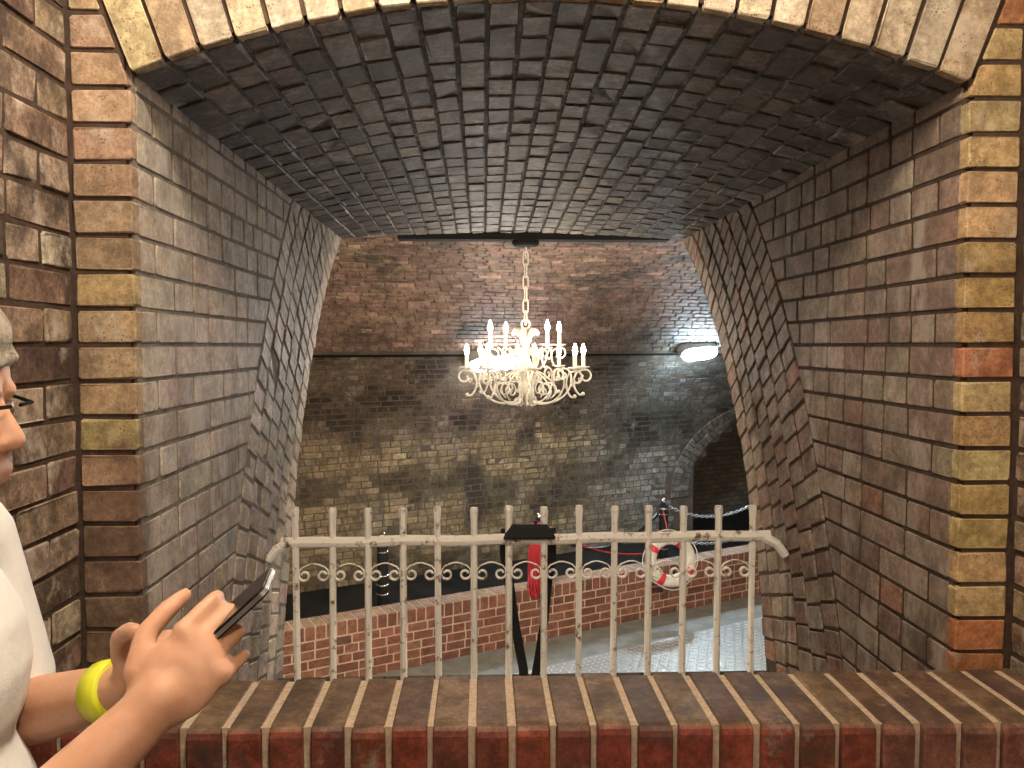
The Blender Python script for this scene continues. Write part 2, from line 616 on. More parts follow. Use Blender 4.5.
wall_front = structure('wall_front', mb.v, mb.f, M['mortar_brown'], 'tan and yellow brick piers and arch framing the deep opening', 'wall')

PAL_L = [((0.37, 0.275, 0.17), 5), ((0.35, 0.255, 0.165), 4), ((0.40, 0.31, 0.21), 3), ((0.31, 0.215, 0.145), 2), ((0.36, 0.29, 0.14), 1)]
PAL_R = [((0.39, 0.275, 0.125), 4), ((0.40, 0.31, 0.165), 3), ((0.36, 0.17, 0.08), 3), ((0.42, 0.30, 0.16), 2)]
specs = []
tanA = math.tan(A0)
for k in range(-10, 14):
    z0, z1 = k * COURSE + JT / 2, (k + 1) * COURSE - JT / 2
    for side in (-1, 1):
        xin = XL if side < 0 else XR
        xo = XML + 0.006 if side < 0 else XMR - 0.008
        def lim(z): return xin + side * max(0.0, z - ZS) * tanA * 1.0 + (side * 0.008 if z > ZS else 0)
        a0, a1 = lim(z0), lim(z1)
        if abs(a1 - xo) < 0.02 or (a1 - xo) * side > 0: continue
        low = k < -4
        pal = PAL_L if side < 0 else PAL_R
        c = pick(pal, 0.12)
        if side < 0 and low: c = vary((0.17, 0.115, 0.08), 0.15)
        if side > 0 and k in (-9, -10): c = vary((0.36, 0.15, 0.065), 0.1)
        if side > 0 and k == -1: c = vary((0.38, 0.17, 0.09), 0.05)
        specs.append((((a0, YF, z0), (xo, YF, z0), (xo, YF, z1), (a1, YF, z1)), (0, -1, 0), c, jit(0.001)))
lay(wall_front, specs, M['pier'], name='pier_brick', depth=0.03, ch=0.002)
specs = []
NV = 24
PAL_V = [((0.46, 0.39, 0.30), 4), ((0.42, 0.35, 0.26), 4), ((0.44, 0.36, 0.22), 2), ((0.38, 0.29, 0.20), 1)]
for i in range(NV):
    a, b = -A0 + 2 * A0 * i / NV, -A0 + 2 * A0 * (i + 1) / NV
    ja = 0.005 / RA
    q = []
    for (t, r) in ((a + ja, RA), (b - ja, RA), (b - ja * 0.9, RA + 0.216), (a + ja * 0.9, RA + 0.216)):
        q.append((CAX + r * math.sin(t), YF - 0.002, CAZ + r * math.cos(t)))
    c = pick(PAL_V, 0.1)
    specs.append((q, (0, -1, 0), c, jit(0.001)))
lay(wall_front, specs, M['pier'], name='arch_brick', depth=0.03, ch=0.002)

# brickwork over the arch, above the picture
vv, ff = [], []
for i in range(41):
    x = XML + (XMR - XML) * i / 40
    d2 = (RA + 0.226) ** 2 - (x - CAX) ** 2
    vv += [(x, YF + 0.002, min(1.6, CAZ + math.sqrt(d2) if abs(x - CAX) < (RA + 0.226) * math.sin(A0) else 1.03)), (x, YF + 0.002, 1.62)]
for i in range(40):
    ff.append((2 * i, 2 * i + 2, 2 * i + 3, 2 * i + 1))
mesh_obj('spandrel', vv, ff, M['brick_tex'], wall_front)

# ---- embrasure side walls: straight courses, then the curved ends of the gallery's barrel rings
def jamb_wall(name, side, mat, pal, mortar, label):
    X = XL if side < 0 else XR
    n = (1, 0, 0) if side < 0 else (-1, 0, 0)
    Xb = X + side * (0.003 if side < 0 else 0.004)
    zs = [ZF_TUN + (ZS + 0.03 - ZF_TUN) * i / 24 for i in range(25)]
    vv, ff = [], []
    for z in zs:
        ye = y_ring(min(z, 0.56), RI)
        vv += [(Xb, YF + 0.015, z), (Xb, ye, z), (Xb + side * 0.6, ye, z), (Xb + side * 0.6, YF + 0.015, z)]
    for i in range(24):
        k = 4 * i
        for a in range(4):
            b = (a + 1) % 4
            ff.append((k + a, k + b, k + 4 + b, k + 4 + a))
    ff += [(3, 2, 1, 0), (96, 97, 98, 99)]
    wobj = structure(name, vv, ff, mortar, label, 'wall')
    specs = []
    for k in range(-15, 8):
        z0, z1 = k * COURSE + JT / 2, min((k + 1) * COURSE - JT / 2, ZS + 0.004)
        if z1 - z0 < 0.015: continue
        e0, e1 = y_ring(z0, RE) - 0.006, y_ring(z1, RE) - 0.006
        ch = (0.1025, 0.1025, 0.215) if k % 2 else (0.215, 0.1025, 0.09)
        runs = run_lengths(YF + 0.0305, max(e0, e1), ch, start=0.18 if k % 2 else 0.075)
        for a, b in runs:
            if a >= min(e0, e1) - 0.012:
                if a >= max(e0, e1) - 0.02: continue
            b0, b1 = min(b, e0), min(b, e1)
            if max(b0, b1) - a < 0.02: continue
            b0, b1 = max(b0, a + 0.004), max(b1, a + 0.004)
            specs.append((((X, a, z0), (X, b0, z0), (X, b1, z1), (X, a, z1)), n, pick(pal, 0.13), jit(0.0007)))
    lay(wobj, specs, mat, ch=0.002, wob=0.0008)
    specs = []
    cols = 6
    cw = (RE - RI) / cols
    for c in range(cols):
        r0, r1 = RI + c * cw + 0.0045, RI + (c + 1) * cw - 0.0045
        rm = (r0 + r1) / 2
        dphi = 0.0765 / rm
        ph = 0.10 + random.random() * dphi
        while ph < R(75):
            p0, p1 = ph + 0.005 / rm, ph + dphi - 0.005 / rm
            q = []
            for (p, r) in ((p0, r0), (p0, r1), (p1, r1), (p1, r0)):
                q.append((X, GC_Y - r * math.cos(p), GC_Z + r * math.sin(p)))
            ph += dphi * random.uniform(0.97, 1.03)
            top = max(t[2] for t in q)
            if min(t[2] for t in q) > 0.545 or min(t[2] for t in q) < -1.2: continue
            if top > 0.552:
                q = [(x, y, min(z, 0.552)) for x, y, z in q]
            specs.append((q, n, pick(pal, 0.16), jit(0.002)))
    lay(wobj, specs, M['ring'], name='ring_brick', ch=0.003, wob=0.0016)
    return wobj


PAL_JL = [((0.35, 0.295, 0.243), 5), ((0.37, 0.32, 0.268), 5), ((0.32, 0.265, 0.22), 3), ((0.40, 0.345, 0.295), 2)]
PAL_JR = [((0.215, 0.158, 0.122), 4), ((0.235, 0.18, 0.142), 4), ((0.195, 0.13, 0.10), 3), ((0.27, 0.22, 0.175), 2), ((0.24, 0.135, 0.09), 0.7)]
jamb_wall('wall_embrasure_left', -1, M['jamb'], PAL_JL, M['mortar_grey'], 'pale grey brick side wall of the deep opening, on the left')
jamb_wall('wall_embrasure_right', 1, M['jamb_dark'], PAL_JR, M['mortar_brown'], 'brown brick side wall of the deep opening, on the right')

# ---- vault over the embrasure
NC = 24
vv, ff = [], []
NXV, NYV = 24, 14
for i in range(NXV + 1):
    x = XL - 0.02 + (XR - XL + 0.04) * i / NXV
    ye = vault_end(x)
    for j in range(NYV + 1):
        y = YF + 0.02 + (ye - YF - 0.02) * j / NYV
        z = vault_z(x, y) + 0.0025
        vv.append((x, y, z))
        vv.append((x, y, z + 0.25))
W = (NYV + 1) * 2
for i in range(NXV):
    for j in range(NYV):
        a, b = i * W + j * 2, (i + 1) * W + j * 2
        ff.append((a, a + 2, b + 2, b))
        ff.append((a + 1, b + 1, b + 3, a + 3))
    a, b = i * W, (i + 1) * W
    ff.append((a, b, b + 1, a + 1))
    a, b = i * W + NYV * 2, (i + 1) * W + NYV * 2
    ff.append((a, a + 1, b + 1, b))
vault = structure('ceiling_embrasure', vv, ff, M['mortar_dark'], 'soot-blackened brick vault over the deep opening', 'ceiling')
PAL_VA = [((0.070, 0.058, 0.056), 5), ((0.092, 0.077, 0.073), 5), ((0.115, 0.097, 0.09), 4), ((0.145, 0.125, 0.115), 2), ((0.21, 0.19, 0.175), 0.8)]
specs = []
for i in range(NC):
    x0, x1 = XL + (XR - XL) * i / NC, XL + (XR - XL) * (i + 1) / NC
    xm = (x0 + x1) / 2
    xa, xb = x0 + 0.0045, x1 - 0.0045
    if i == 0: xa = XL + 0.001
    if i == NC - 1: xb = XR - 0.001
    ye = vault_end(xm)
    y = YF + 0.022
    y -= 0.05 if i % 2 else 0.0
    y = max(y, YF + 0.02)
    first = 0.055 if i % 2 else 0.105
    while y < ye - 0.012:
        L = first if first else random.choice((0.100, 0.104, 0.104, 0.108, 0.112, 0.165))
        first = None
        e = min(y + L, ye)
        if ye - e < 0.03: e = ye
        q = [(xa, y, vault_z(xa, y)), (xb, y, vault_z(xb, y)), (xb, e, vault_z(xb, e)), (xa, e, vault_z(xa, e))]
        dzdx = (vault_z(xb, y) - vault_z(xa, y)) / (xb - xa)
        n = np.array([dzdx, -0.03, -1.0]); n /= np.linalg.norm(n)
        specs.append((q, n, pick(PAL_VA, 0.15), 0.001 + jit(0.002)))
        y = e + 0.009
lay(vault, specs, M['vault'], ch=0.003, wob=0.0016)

# ---- sill of bricks on edge
v, f = box_vf(XML, XMR, YSILL0 + 0.0135, YSILL1 - 0.014, ZSILL - 0.125, ZSILL - 0.0035)
v = [(x, y - 0.022 * (x - 0.12) if y < 1.5 else y, z) for x, y, z in v]
sill = structure('wall_sill', v, f, M['mortar_pale'], 'low sill wall capped with dark red bricks set on edge, pale mortar', 'wall')
v, f = box_vf(XML, XMR, YSILL0 + 0.004, YSILL1 - 0.004, ZF_ROOM, ZSILL - 0.125)
v = [(x, y - 0.022 * (x - 0.12) if y < 1.5 else y, z) for x, y, z in v]
MB().add(v, f).build('wall_body', M['brick_tex'], sill)
PITCHX = 0.0752
x = XML - 0.02
i = 0
while x < XMR - 0.01:
    xa, xb = max(XML + 0.001, x + 0.0065 + jit(0.0015)), min(XMR - 0.001, x + PITCHX - 0.0065 + jit(0.0015))
    if xb - xa > 0.02:
        zt = ZSILL + jit(0.002)
        yb = YSILL1 + jit(0.004)
        yf = YSILL0 - 0.022 * ((xa + xb) / 2 - 0.12) + jit(0.0015)
        zb = ZSILL - 0.115
        # section (y, z) with a rounded front arris and worn back arris
        sec = [(yf, zb), (yf, zt - 0.018), (yf + 0.003, zt - 0.008), (yf + 0.010, zt - 0.002), (yf + 0.022, zt),
               (yb - 0.010, zt), (yb - 0.003, zt - 0.004), (yb, zt - 0.012), (yb, zb)]
        red = vary(random.choice([(0.20, 0.050, 0.030), (0.175, 0.042, 0.028), (0.15, 0.045, 0.030), (0.19, 0.060, 0.032)]), 0.12)
        top = vary(random.choice([(0.135, 0.085, 0.055), (0.12, 0.070, 0.048), (0.10, 0.060, 0.045), (0.145, 0.095, 0.06)]), 0.12)
        if i > 20: red = vary((0.20, 0.085, 0.06), 0.15)
        vv, cc, ff = [], [], []
        for xx, ins in ((xa, 0), (xa + 0.003, 1), (xb - 0.003, 1), (xb, 0)):
            for kk, (yy, zz) in enumerate(sec):
                d = 0.0 if ins else 0.003
                yy2 = yy + (d if kk < 4 else (-d if kk > 5 else 0))
                zz2 = zz - (d if 1 < kk < 8 else 0)
                vv.append((xx, yy2, zz2))
                cc.append((red if kk < 3 else top) + (1,))
        ns = len(sec)
        for a in range(3):
            for kk in range(ns - 1):
                ff.append((a * ns + kk, (a + 1) * ns + kk, (a + 1) * ns + kk + 1, a * ns + kk + 1))
        ff.append(tuple(range(ns)))
        ff.append(tuple(3 * ns + kk for kk in range(ns))[::-1])
        cen = np.array([(xa + xb) / 2, (yf + yb) / 2, zt - 0.05])
        mesh_obj('sill_brick', [np.array(p) - cen for p in vv], ff, M['sill'], sill, tuple(cen), cols=cc)
    x += PITCHX
    i += 1

# ---- floor of the embrasure behind the sill
v, f = box_vf(XL, XR, YSILL1, y_ring(ZF_TUN, RI), ZF_TUN - 0.2, ZF_TUN)
structure('floor_embrasure', v, f, M['concrete'], 'concrete ledge behind the sill wall under the railing', 'floor')

# ------------------------------------------------------------------ gallery beyond
def far_y(x, z):
    yb = 9.15 + 0.5 * x
    s = (z - GC_Z) / RI
    if s <= 0: return yb
    return GC_Y + (yb - GC_Y) * math.sqrt(max(0.0, 1 - min(1, s) ** 2))


# near haunch of the gallery, around the opening
mb = MB()
def haunch(x0, x1, zlo, zhi, n=20):
    pts = []
    for i in range(n + 1):
        z = zlo + (zhi - zlo) * i / n
        pts.append((y_ring(z, RI) if z > GC_Z else GC_Y - RI, z))
    vv = [(x, y, z) for y, z in pts for x in (x0, x1)]
    vv += [(x, y - 0.05, z + 0.05) for y, z in pts for x in (x0, x1)]
    m2 = len(pts) * 2
    ff = []
    for i in range(n):
        a = 2 * i
        ff.append((a, a + 2, a + 3, a + 1))
        ff.append((m2 + a, m2 + a + 1, m2 + a + 3, m2 + a + 2))
    mb.add(vv, ff)
haunch(-5.0, XL - 0.01, ZF_GAL, 0.855)
haunch(XR + 0.01, 6.5, ZF_GAL, 0.855)
haunch(XL - 0.01, XR + 0.01, 0.575, 0.855, 12)
haunch(XL - 0.01, XR + 0.01, ZF_GAL, ZF_TUN, 8)
structure('wall_gallery_near', mb.v, mb.f, M['gallery_tex'], 'curved near side of the vaulted chamber around the opening', 'wall')

# far side: wall that curves over into the vault, laid brick by brick, with an arched recess at the right
ARX, ARZ, ARR = 3.75, -2.05, 0.98      # recess: centre, springing, radius (along the wall)
def in_recess(x, z, grow=0.0):
    dx = (x - ARX) * 1.0
    if z < ARZ: return abs(dx) < ARR + grow
    return math.hypot(dx, z - ARZ) < ARR + grow

# section as a table of heights at even arc length (taken at x = 0)
sec_pts = []
prev = None
zz = ZF_GAL
tot = 0.0
fine_pts = []
NF = 1500
for i in range(NF + 1):
    if i <= 300: z = ZF_GAL + (GC_Z - ZF_GAL) * i / 300
    else: z = GC_Z + RI * math.sin((math.pi / 2) * (i - 300) / (NF - 300))
    p = (far_y(0.0, z), z)
    if prev: tot += math.hypot(p[0] - prev[0], p[1] - prev[1])
    fine_pts.append((tot, z))
    prev = p
S_arr = np.array([p[0] for p in fine_pts]); Z_arr = np.array([p[1] for p in fine_pts])
def z_at(s): return float(np.interp(s, S_arr, Z_arr))
def s_at(z): return float(np.interp(z, Z_arr, S_arr))
S_STRING = s_at(-0.10)

mb = MB()
NXF, NSF = 60, 90
vv, ff = [], []
XF0, XF1 = -5.0, 6.5
for i in range(NXF + 1):
    x = XF0 + (XF1 - XF0) * i / NXF
    for j in range(NSF + 1):
        z = z_at(tot * j / NSF)
        vv.append((x, far_y(x, z) + (0.003 if z < -0.1 else -0.012), z + (0.003 if z > 0.3 else 0.0)))
for i in range(NXF):
    for j in range(NSF):
        x = XF0 + (XF1 - XF0) * (i + 0.5) / NXF
        z = z_at(tot * (j + 0.5) / NSF)
        if in_recess(x, z, -0.02): continue
        a, b = i * (NSF + 1) + j, (i + 1) * (NSF + 1) + j
        ff.append((a, b, b + 1, a + 1))
wall_far = structure('wall_far', vv, ff, M['mortar_far'], 'tall stained brick wall curving into a vault behind the chandelier', 'wall')

def far_colour(x, z):
    n1 = mnoise.noise(Vector((x * 0.9, z * 1.3, 3.1)))
    n2 = mnoise.noise(Vector((x * 2.6, z * 3.4, 9.7)))
    n3 = mnoise.noise(Vector((x * 0.5, z * 0.5, 1.7)))
    if z > -0.10:
        c = np.array((0.175, 0.118, 0.094))
        c = c * (1 + 0.35 * n1 + 0.25 * n2)
        if random.random() < 0.05: c = c * 1.7
    else:
        t = min(1.0, max(0.0, (-0.95 - z + 0.35 * n1) / 0.35))      # lower courses are yellow stocks
        dark = np.array((0.115, 0.085, 0.062))
        tan = np.array((0.200, 0.155, 0.092))
        c = dark * (1 - t) + tan * t
        c = c * (1 + 0.45 * n1 + 0.35 * n2)
        c = c * (1 - 0.5 * min(1.0, max(0.0, (-0.10 - n2 - 0.6 * n1) / 0.35)))
        if random.random() < 0.08: c = c * 1.5
    if x > 1.0 and z < 0.2:
        k = min(1.0, (x - 1.0) / 1.2)
        g = float(c.mean())
        c = c * (1 - k) + np.array((g * 1.15, g * 1.12, g * 1.02)) * k
    return vary(tuple(np.clip(c, 0.012, 0.6)), 0.18)

specs = []
s = 0.0
row = 0
while s < tot - 0.03:
    za, zb = z_at(s + 0.005), z_at(min(tot, s + 0.069))
    up = s > S_STRING
    step = 0.016 if up else 0.0
    xs = -4.6 + jit(0.08)
    while xs < 5.2:
        L = (0.20 if row % 2 else 0.0985) * random.choice((1, 1, 1, 0.97))
        if random.random() < 0.12: L = 0.145
        xe = xs + L
        xm, zm = (xs + xe) / 2, (za + zb) / 2
        if not in_recess(xm, zm, 0.30):
            q = [(xs, far_y(xs, za), za), (xe, far_y(xe, za), za), (xe, far_y(xe, zb), zb), (xs, far_y(xs, zb), zb)]
            e1 = np.subtract(q[1], q[0]); e2 = np.subtract(q[3], q[0])
            n = np.cross(e1, e2); n /= np.linalg.norm(n)
            if np.dot(n, np.array((0, GC_Y - q[0][1], GC_Z - q[0][2]))) < 0: n = -n
            specs.append((q, n, far_colour(xm, zm), jit(0.002) + step))
        xs = xe + 0.0095
    s += 0.0745
    row += 1
lay(wall_far, specs, M['far'], octa=False, depth=0.012, ch=0.004, wob=0.002)

# thin black strip standing in for the shadow gap at the foot of the vault
MB().tube([(x / 10, far_y(x / 10, -0.105) - 0.006, -0.105) for x in range(-46, 53)], 0.016, 6).build('shadow_gap', M['black_steel'], wall_far)

# recess: ring of bricks, barrel and back wall
specs = []
for ring in range(2):
    r0 = ARR + ring * 0.135 + 0.004
    r1 = r0 + 0.122
    nb = int(math.pi * r0 / 0.078)
    for i in range(nb):
        a, b = math.pi * i / nb + 0.004, math.pi * (i + 1) / nb - 0.004
        q = []
        for (t, r) in ((a, r0), (b, r0), (b, r1), (a, r1)):
            X_, Z_ = ARX - r * math.cos(t), ARZ + r * math.sin(t)
            q.append((X_, far_y(X_, Z_) - 0.004, Z_))
        specs.append((q, np.array((0.447, -0.894, 0)), vary((0.14, 0.13, 0.115), 0.25), 0.012 + jit(0.006)))
lay(wall_far, specs, M['far'], octa=False, name='arch_brick', depth=0.04)
mb = MB()
dx_, dy_ = -0.40, 0.80
prof = [(ARX - ARR, ZF_GAL)] + [(ARX - ARR * math.cos(math.pi * i / 20), ARZ + ARR * math.sin(math.pi * i / 20)) for i in range(21)] + [(ARX + ARR, ZF_GAL)]
vv = []
for X_, Z_ in prof:
    y = far_y(X_, Z_) + 0.01
    vv.append((X_, y, Z_)); vv.append((X_ + dx_, y + dy_, Z_))
ff = [(2 * i, 2 * i + 1, 2 * i + 3, 2 * i + 2) for i in range(len(prof) - 1)]
ff.append(tuple(2 * i + 1 for i in range(len(prof))))
mb.add(vv, ff)
mb.build('recess', M['gallery_tex'], wall_far)

# end walls and floors of the chamber
for x, nm, lb in ((-5.0, 'wall_gallery_left', 'dark brick end wall far left in the vaulted chamber'), (6.5, 'wall_gallery_right', 'dark brick end wall far right in the vaulted chamber')):
    v, f = box_vf(x - 0.1 if x < 0 else x, x if x < 0 else x + 0.1, 2.4, 13.0, ZF_GAL, 1.2)
    structure(nm, v, f, M['gallery_tex'], lb, 'wall')
v, f = box_vf(-5.0, 6.5, GC_Y - RI, 13.2, ZF_GAL - 0.2, ZF_GAL)
floor_gal = structure('floor_gallery', v, f, M['concrete'], 'grey concrete walkway in front of the low red brick wall', 'floor')

# low red brick wall with rowlock coping, running off to the right
WA = math.atan(0.504)
WU = np.array((math.cos(WA), math.sin(WA), 0.0))      # along the wall
WN = np.array((math.sin(WA), -math.cos(WA), 0.0))     # out of its face towards the camera
W0 = np.array((-1.302, 5.887, 0.0))
def wp(s, d, z): return W0 + WU * s + WN * d + np.array((0, 0, z))
SL0, SL1 = -1.1, 5.2
ZLT = -2.115
def wall_box(s0, s1, d0, d1, z0, z1):
    c = [wp(s0, d0, z0), wp(s1, d0, z0), wp(s1, d1, z0), wp(s0, d1, z0), wp(s0, d0, z1), wp(s1, d0, z1), wp(s1, d1, z1), wp(s0, d1, z1)]
    return c, [(0, 3, 2, 1), (4, 5, 6, 7), (0, 1, 5, 4), (1, 2, 6, 5), (2, 3, 7, 6), (3, 0, 4, 7)][::1]
v, f = wall_box(SL0, SL1, -0.215, -0.004, ZF_GAL, ZLT - 0.004)
low = structure('wall_low', v, f, M['mortar_pink'], 'knee-high red brick wall with bricks on edge along its top', 'wall')
specs = []
PAL_LOW = [((0.225, 0.100, 0.072), 4), ((0.20, 0.087, 0.064), 4), ((0.25, 0.118, 0.082), 2), ((0.165, 0.072, 0.055), 2)]
zc_ = ZLT - 0.112
for k in range(5):
    z1 = zc_ - k * 0.0725 - 0.0055
    z0 = z1 - 0.0615
    s = SL0 + (0.0 if k % 2 else -0.11)
    while s < SL1:
        L = random.choice((0.215, 0.215, 0.16, 0.1025))
        e = min(s + L, SL1)
        a = max(s, SL0)
        if e - a > 0.03:
            specs.append((((*wp(a, 0, z0),), (*wp(e, 0, z0),), (*wp(e, 0, z1),), (*wp(a, 0, z1),)), WN, pick(PAL_LOW, 0.12), jit(0.001)))
        s = e + 0.012
lay(low, specs, M['low'], depth=0.03, ch=0.003, wob=0.0016)
s = SL0
while s < SL1 - 0.05:
    red = pick(PAL_LOW, 0.1)
    top = vary((0.30, 0.215, 0.155), 0.12)
    a, e = s + 0.006, s + 0.075
    pts = [(0.0, ZLT - 0.104), (0.0, ZLT - 0.006), (-0.006, ZLT), (-0.209, ZLT), (-0.215, ZLT - 0.006), (-0.215, ZLT - 0.104)]
    vv, cc = [], []
    cen = wp((a + e) / 2, -0.1, ZLT - 0.05)
    for ss in (a, e):
        for kk, (d, z) in enumerate(pts):
            vv.append(wp(ss, d, z) - cen)
    vv += [wp(ss, -0.001, ZLT - 0.0055) - cen for ss in (a, e)]
    ff = [(0, 6, 7, 1), (2, 8, 9, 3), (3, 9, 10, 4), (4, 10, 11, 5), (5, 11, 6, 0), (0, 1, 2, 3, 4, 5), (11, 10, 9, 8, 7, 6), (1, 7, 8, 2)]
    vv = vv[:12]
    # the front face is red, the top is paler: split the ring at the arris
    cols = [red + (1,), red + (1,), top + (1,), top + (1,), top + (1,), red + (1,)] * 2
    mesh_obj('coping_brick', vv, ff, M['low'], low, tuple(cen), cols=cols)
    s += 0.0815

# dark wet floor behind the low wall
c = [wp(-4.5, -0.22, ZF_GAL + 0.006), wp(8.5, -0.22, ZF_GAL + 0.006), wp(8.5, -3.2, ZF_GAL + 0.006), wp(-4.5, -3.2, ZF_GAL + 0.006)]
cl = [(max(-4.95, min(6.45, p[0])), p[1], p[2]) for p in c]
dn = [(p[0], p[1], p[2] - 0.004) for p in cl]
structure('floor_pit', cl + dn, [(0, 1, 2, 3), (7, 6, 5, 4)] + [(i, 4 + i, 4 + (i + 1) % 4, (i + 1) % 4) for i in range(4)],
          M['pit'], 'black wet floor between the low wall and the far wall', 'floor')

# steel chequer plates on the walkway: flat sheets with raised lozenges
for k in range(3):
    s0 = -0.2 + k * 1.75
    s1 = s0 + 1.748
    v, f = wall_box(s0, s1, 0.52, 2.3, ZF_GAL, ZF_GAL + 0.008)
    pl = mesh_obj('chequer_plate', v, f, M['plate'])
    tag(pl, ['steel chequer plate on the walkway, leftmost of three', 'steel chequer plate on the walkway, middle of three',
             'steel chequer plate on the walkway, nearest the far right'][k], 'floor plate', 'steel plates on the walkway')
    V, Fc = [], []
    P = 0.052
    ns, nd = int(1.72 / P), int(1.4 / P)
    for a in range(ns):
        for b in range(nd):
            sc, dc = s0 + 0.02 + (a + 0.5) * P, 0.53 + (b + 0.5) * P
            t = R(45) if (a + b) % 2 else R(-45)
            ca, sa = math.cos(t), math.sin(t)
            zt = ZF_GAL + 0.008
            k0 = len(V)
            for (u, w_, h) in ((-0.026, 0, 0), (0, -0.010, 0), (0.026, 0, 0), (0, 0.010, 0), (-0.014, 0, 0.005), (0.014, 0, 0.005)):
                V.append(wp(sc + u * ca - w_ * sa, dc + u * sa + w_ * ca, zt + h))
            Fc += [(k0, k0 + 1, k0 + 4), (k0 + 1, k0 + 5, k0 + 4), (k0 + 1, k0 + 2, k0 + 5), (k0 + 2, k0 + 3, k0 + 5), (k0 + 3, k0 + 4, k0 + 5), (k0 + 3, k0, k0 + 4)]
    o = mesh_obj('raised_treads', V, Fc, M['tread'], pl)
    o['kind'] = 'stuff'

# ------------------------------------------------------------------ lamps
# opal bowl lamps on the passage ceiling: they light the front of the wall
def room_lamp(loc, label):
    t = empty('ceiling_lamp', (loc[0], loc[1], 1.62))
    tag(t, label, 'lamp', 'opal lamps of the passage')
    d = loc[2] - 1.62
    MB().lathe([(0.06, 0.0), (0.06, -0.02), (0.012, -0.03), (0.012, d + 0.09), (0.05, d + 0.08), (0.05, d + 0.06)], 16).build('stem', M['lamp_grey'], t)
    MB().lathe([(0.045, 0.065), (0.075, 0.045), (0.09, 0.01), (0.085, -0.03), (0.05, -0.06), (0.0, -0.068)][:5] + [(0.01, -0.068)], 20, (0, 0, d)).build('opal_bowl', M['room_lamp'], t, smooth=True)
room_lamp((-0.10, 0.98, 1.20), 'lit opal bowl lamp hanging just in front of the arch')
room_lamp((0.55, -0.70, 1.15), 'lit opal bowl lamp hanging behind the viewer')


def wall_lamp(x, z, label, wd=0.235, ht=0.085, glass='cool'):
    y = far_y(x, z)
    t = empty('wall_lamp', (x, y - 0.06, z))
    t.rotation_euler = (R(50), R(-5), WA * 0.7)
    tag(t, label, 'lamp', 'cool white lamps on the far wall')
    def slab(y0, y1, kx, kz, n=24):
        vv = []
        for yy, kk in ((y0, 1.0), (y1, 0.94)):
            for i in range(n):
                a = 2 * math.pi * i / n
                ca, sa = math.cos(a), math.sin(a)
                vv.append((kx * kk * math.copysign(abs(ca) ** 0.6, ca), yy, kz * kk * math.copysign(abs(sa) ** 0.6, sa)))
        ff = [(i, (i + 1) % n, n + (i + 1) % n, n + i) for i in range(n)]
        ff += [tuple(range(n))[::-1], tuple(range(n, 2 * n))]
        return vv, ff
    vh, fh = slab(0.07, -0.070, wd + 0.012, ht + 0.012)
    MB().add(vh, [q[::-1] for q in fh]).build('housing', M['lamp_grey'], t)
    vv, ff = slab(-0.069, -0.125, wd * 0.95, ht * 0.95)
    MB().add(vv, [q[::-1] for q in ff]).build('diffuser', M[glass], t)
wall_lamp(2.47, -0.03, 'bright cool white oval lamp on the far wall beside the right jamb')
wall_lamp(0.15, -0.12, 'bright cool white oval lamp on the far wall behind the chandelier', 0.34, 0.09, 'cool_dim')

def near_lamp(x, label):
    z = 0.05
    y = y_ring(z, RI)
    t = empty('chamber_lamp', (x, y + 0.06, z))
    t.rotation_euler = (R(68), 0, 0)
    tag(t, label, 'lamp', 'warm lamps on the near side of the chamber')
    MB().lathe([(0.11, 0.0), (0.11, 0.03), (0.03, 0.06)], 18).build('back_plate', M['lamp_grey'], t)
    MB().lathe([(0.10, -0.001), (0.095, -0.05), (0.06, -0.085), (0.01, -0.095)], 18).build('glass', M['warm_lamp'], t, smooth=True)
near_lamp(-2.0, 'warm round lamp on the chamber wall left of the opening')
near_lamp(2.6, 'warm round lamp on the chamber wall right of the opening')

# black steel tray under the crown of the chamber's vault
tray = mesh_obj('cable_tray', *box_vf(-0.62, 1.38, 5.82, 5.96, 0.772, 0.815), M['black_steel'])
tag(tray, 'long black steel tray under the vault above the chandelier', 'cable tray')

# ------------------------------------------------------------------ chandelier
CH = Vector((0.318, 5.90, 0.0))
ch = empty('chandelier', (CH.x, CH.y, 0.772))
tag(ch, 'white scrolled iron chandelier with two tiers of lit candle bulbs', 'chandelier')
DZ = -0.772      # parts are given in heights relative to the camera level
def CB(): return MB()
CB().lathe([(0.10, 0.0), (0.10, -0.025), (0.085, -0.04), (0.02, -0.045)], 20).build('ceiling_plate', M['black_steel'], ch)
# hook and chain links
CB().tube([(0, 0, -0.04), (0.006, 0, -0.07), (-0.004, 0, -0.10), (0.004, 0, -0.13)], 0.006, 6).build('cord', M['white_iron'], ch)
link_me = None
zl = 0.64
for i in range(6):
    c = zl - i * 0.0875
    a = R(90 * (i % 2) + 20)
    if link_me is None:
        pts = []
        for k in range(16):
            t = 2 * math.pi * k / 16
            sx, sz = math.cos(t), math.sin(t)
            pts.append((0.020 * math.copysign(abs(sx) ** 0.5, sx), 0, 0.052 * math.copysign(abs(sz) ** 0.5, sz)))
        o = CB().tube(pts, 0.0055, 6, closed=True).build('chain_link', M['white_iron'], ch)
        link_me = o
    else:
        o = link_me.copy(); COL.objects.link(o)
    o.location = (0, 0, c + DZ); o.rotation_euler = (0, 0, a)
CB().tube([(0.030 * math.cos(2 * math.pi * k / 18), 0, 0.155 + DZ + 0.034 * math.sin(2 * math.pi * k / 18)) for k in range(18)], 0.008, 6, closed=True).build('top_ring', M['white_iron'], ch)
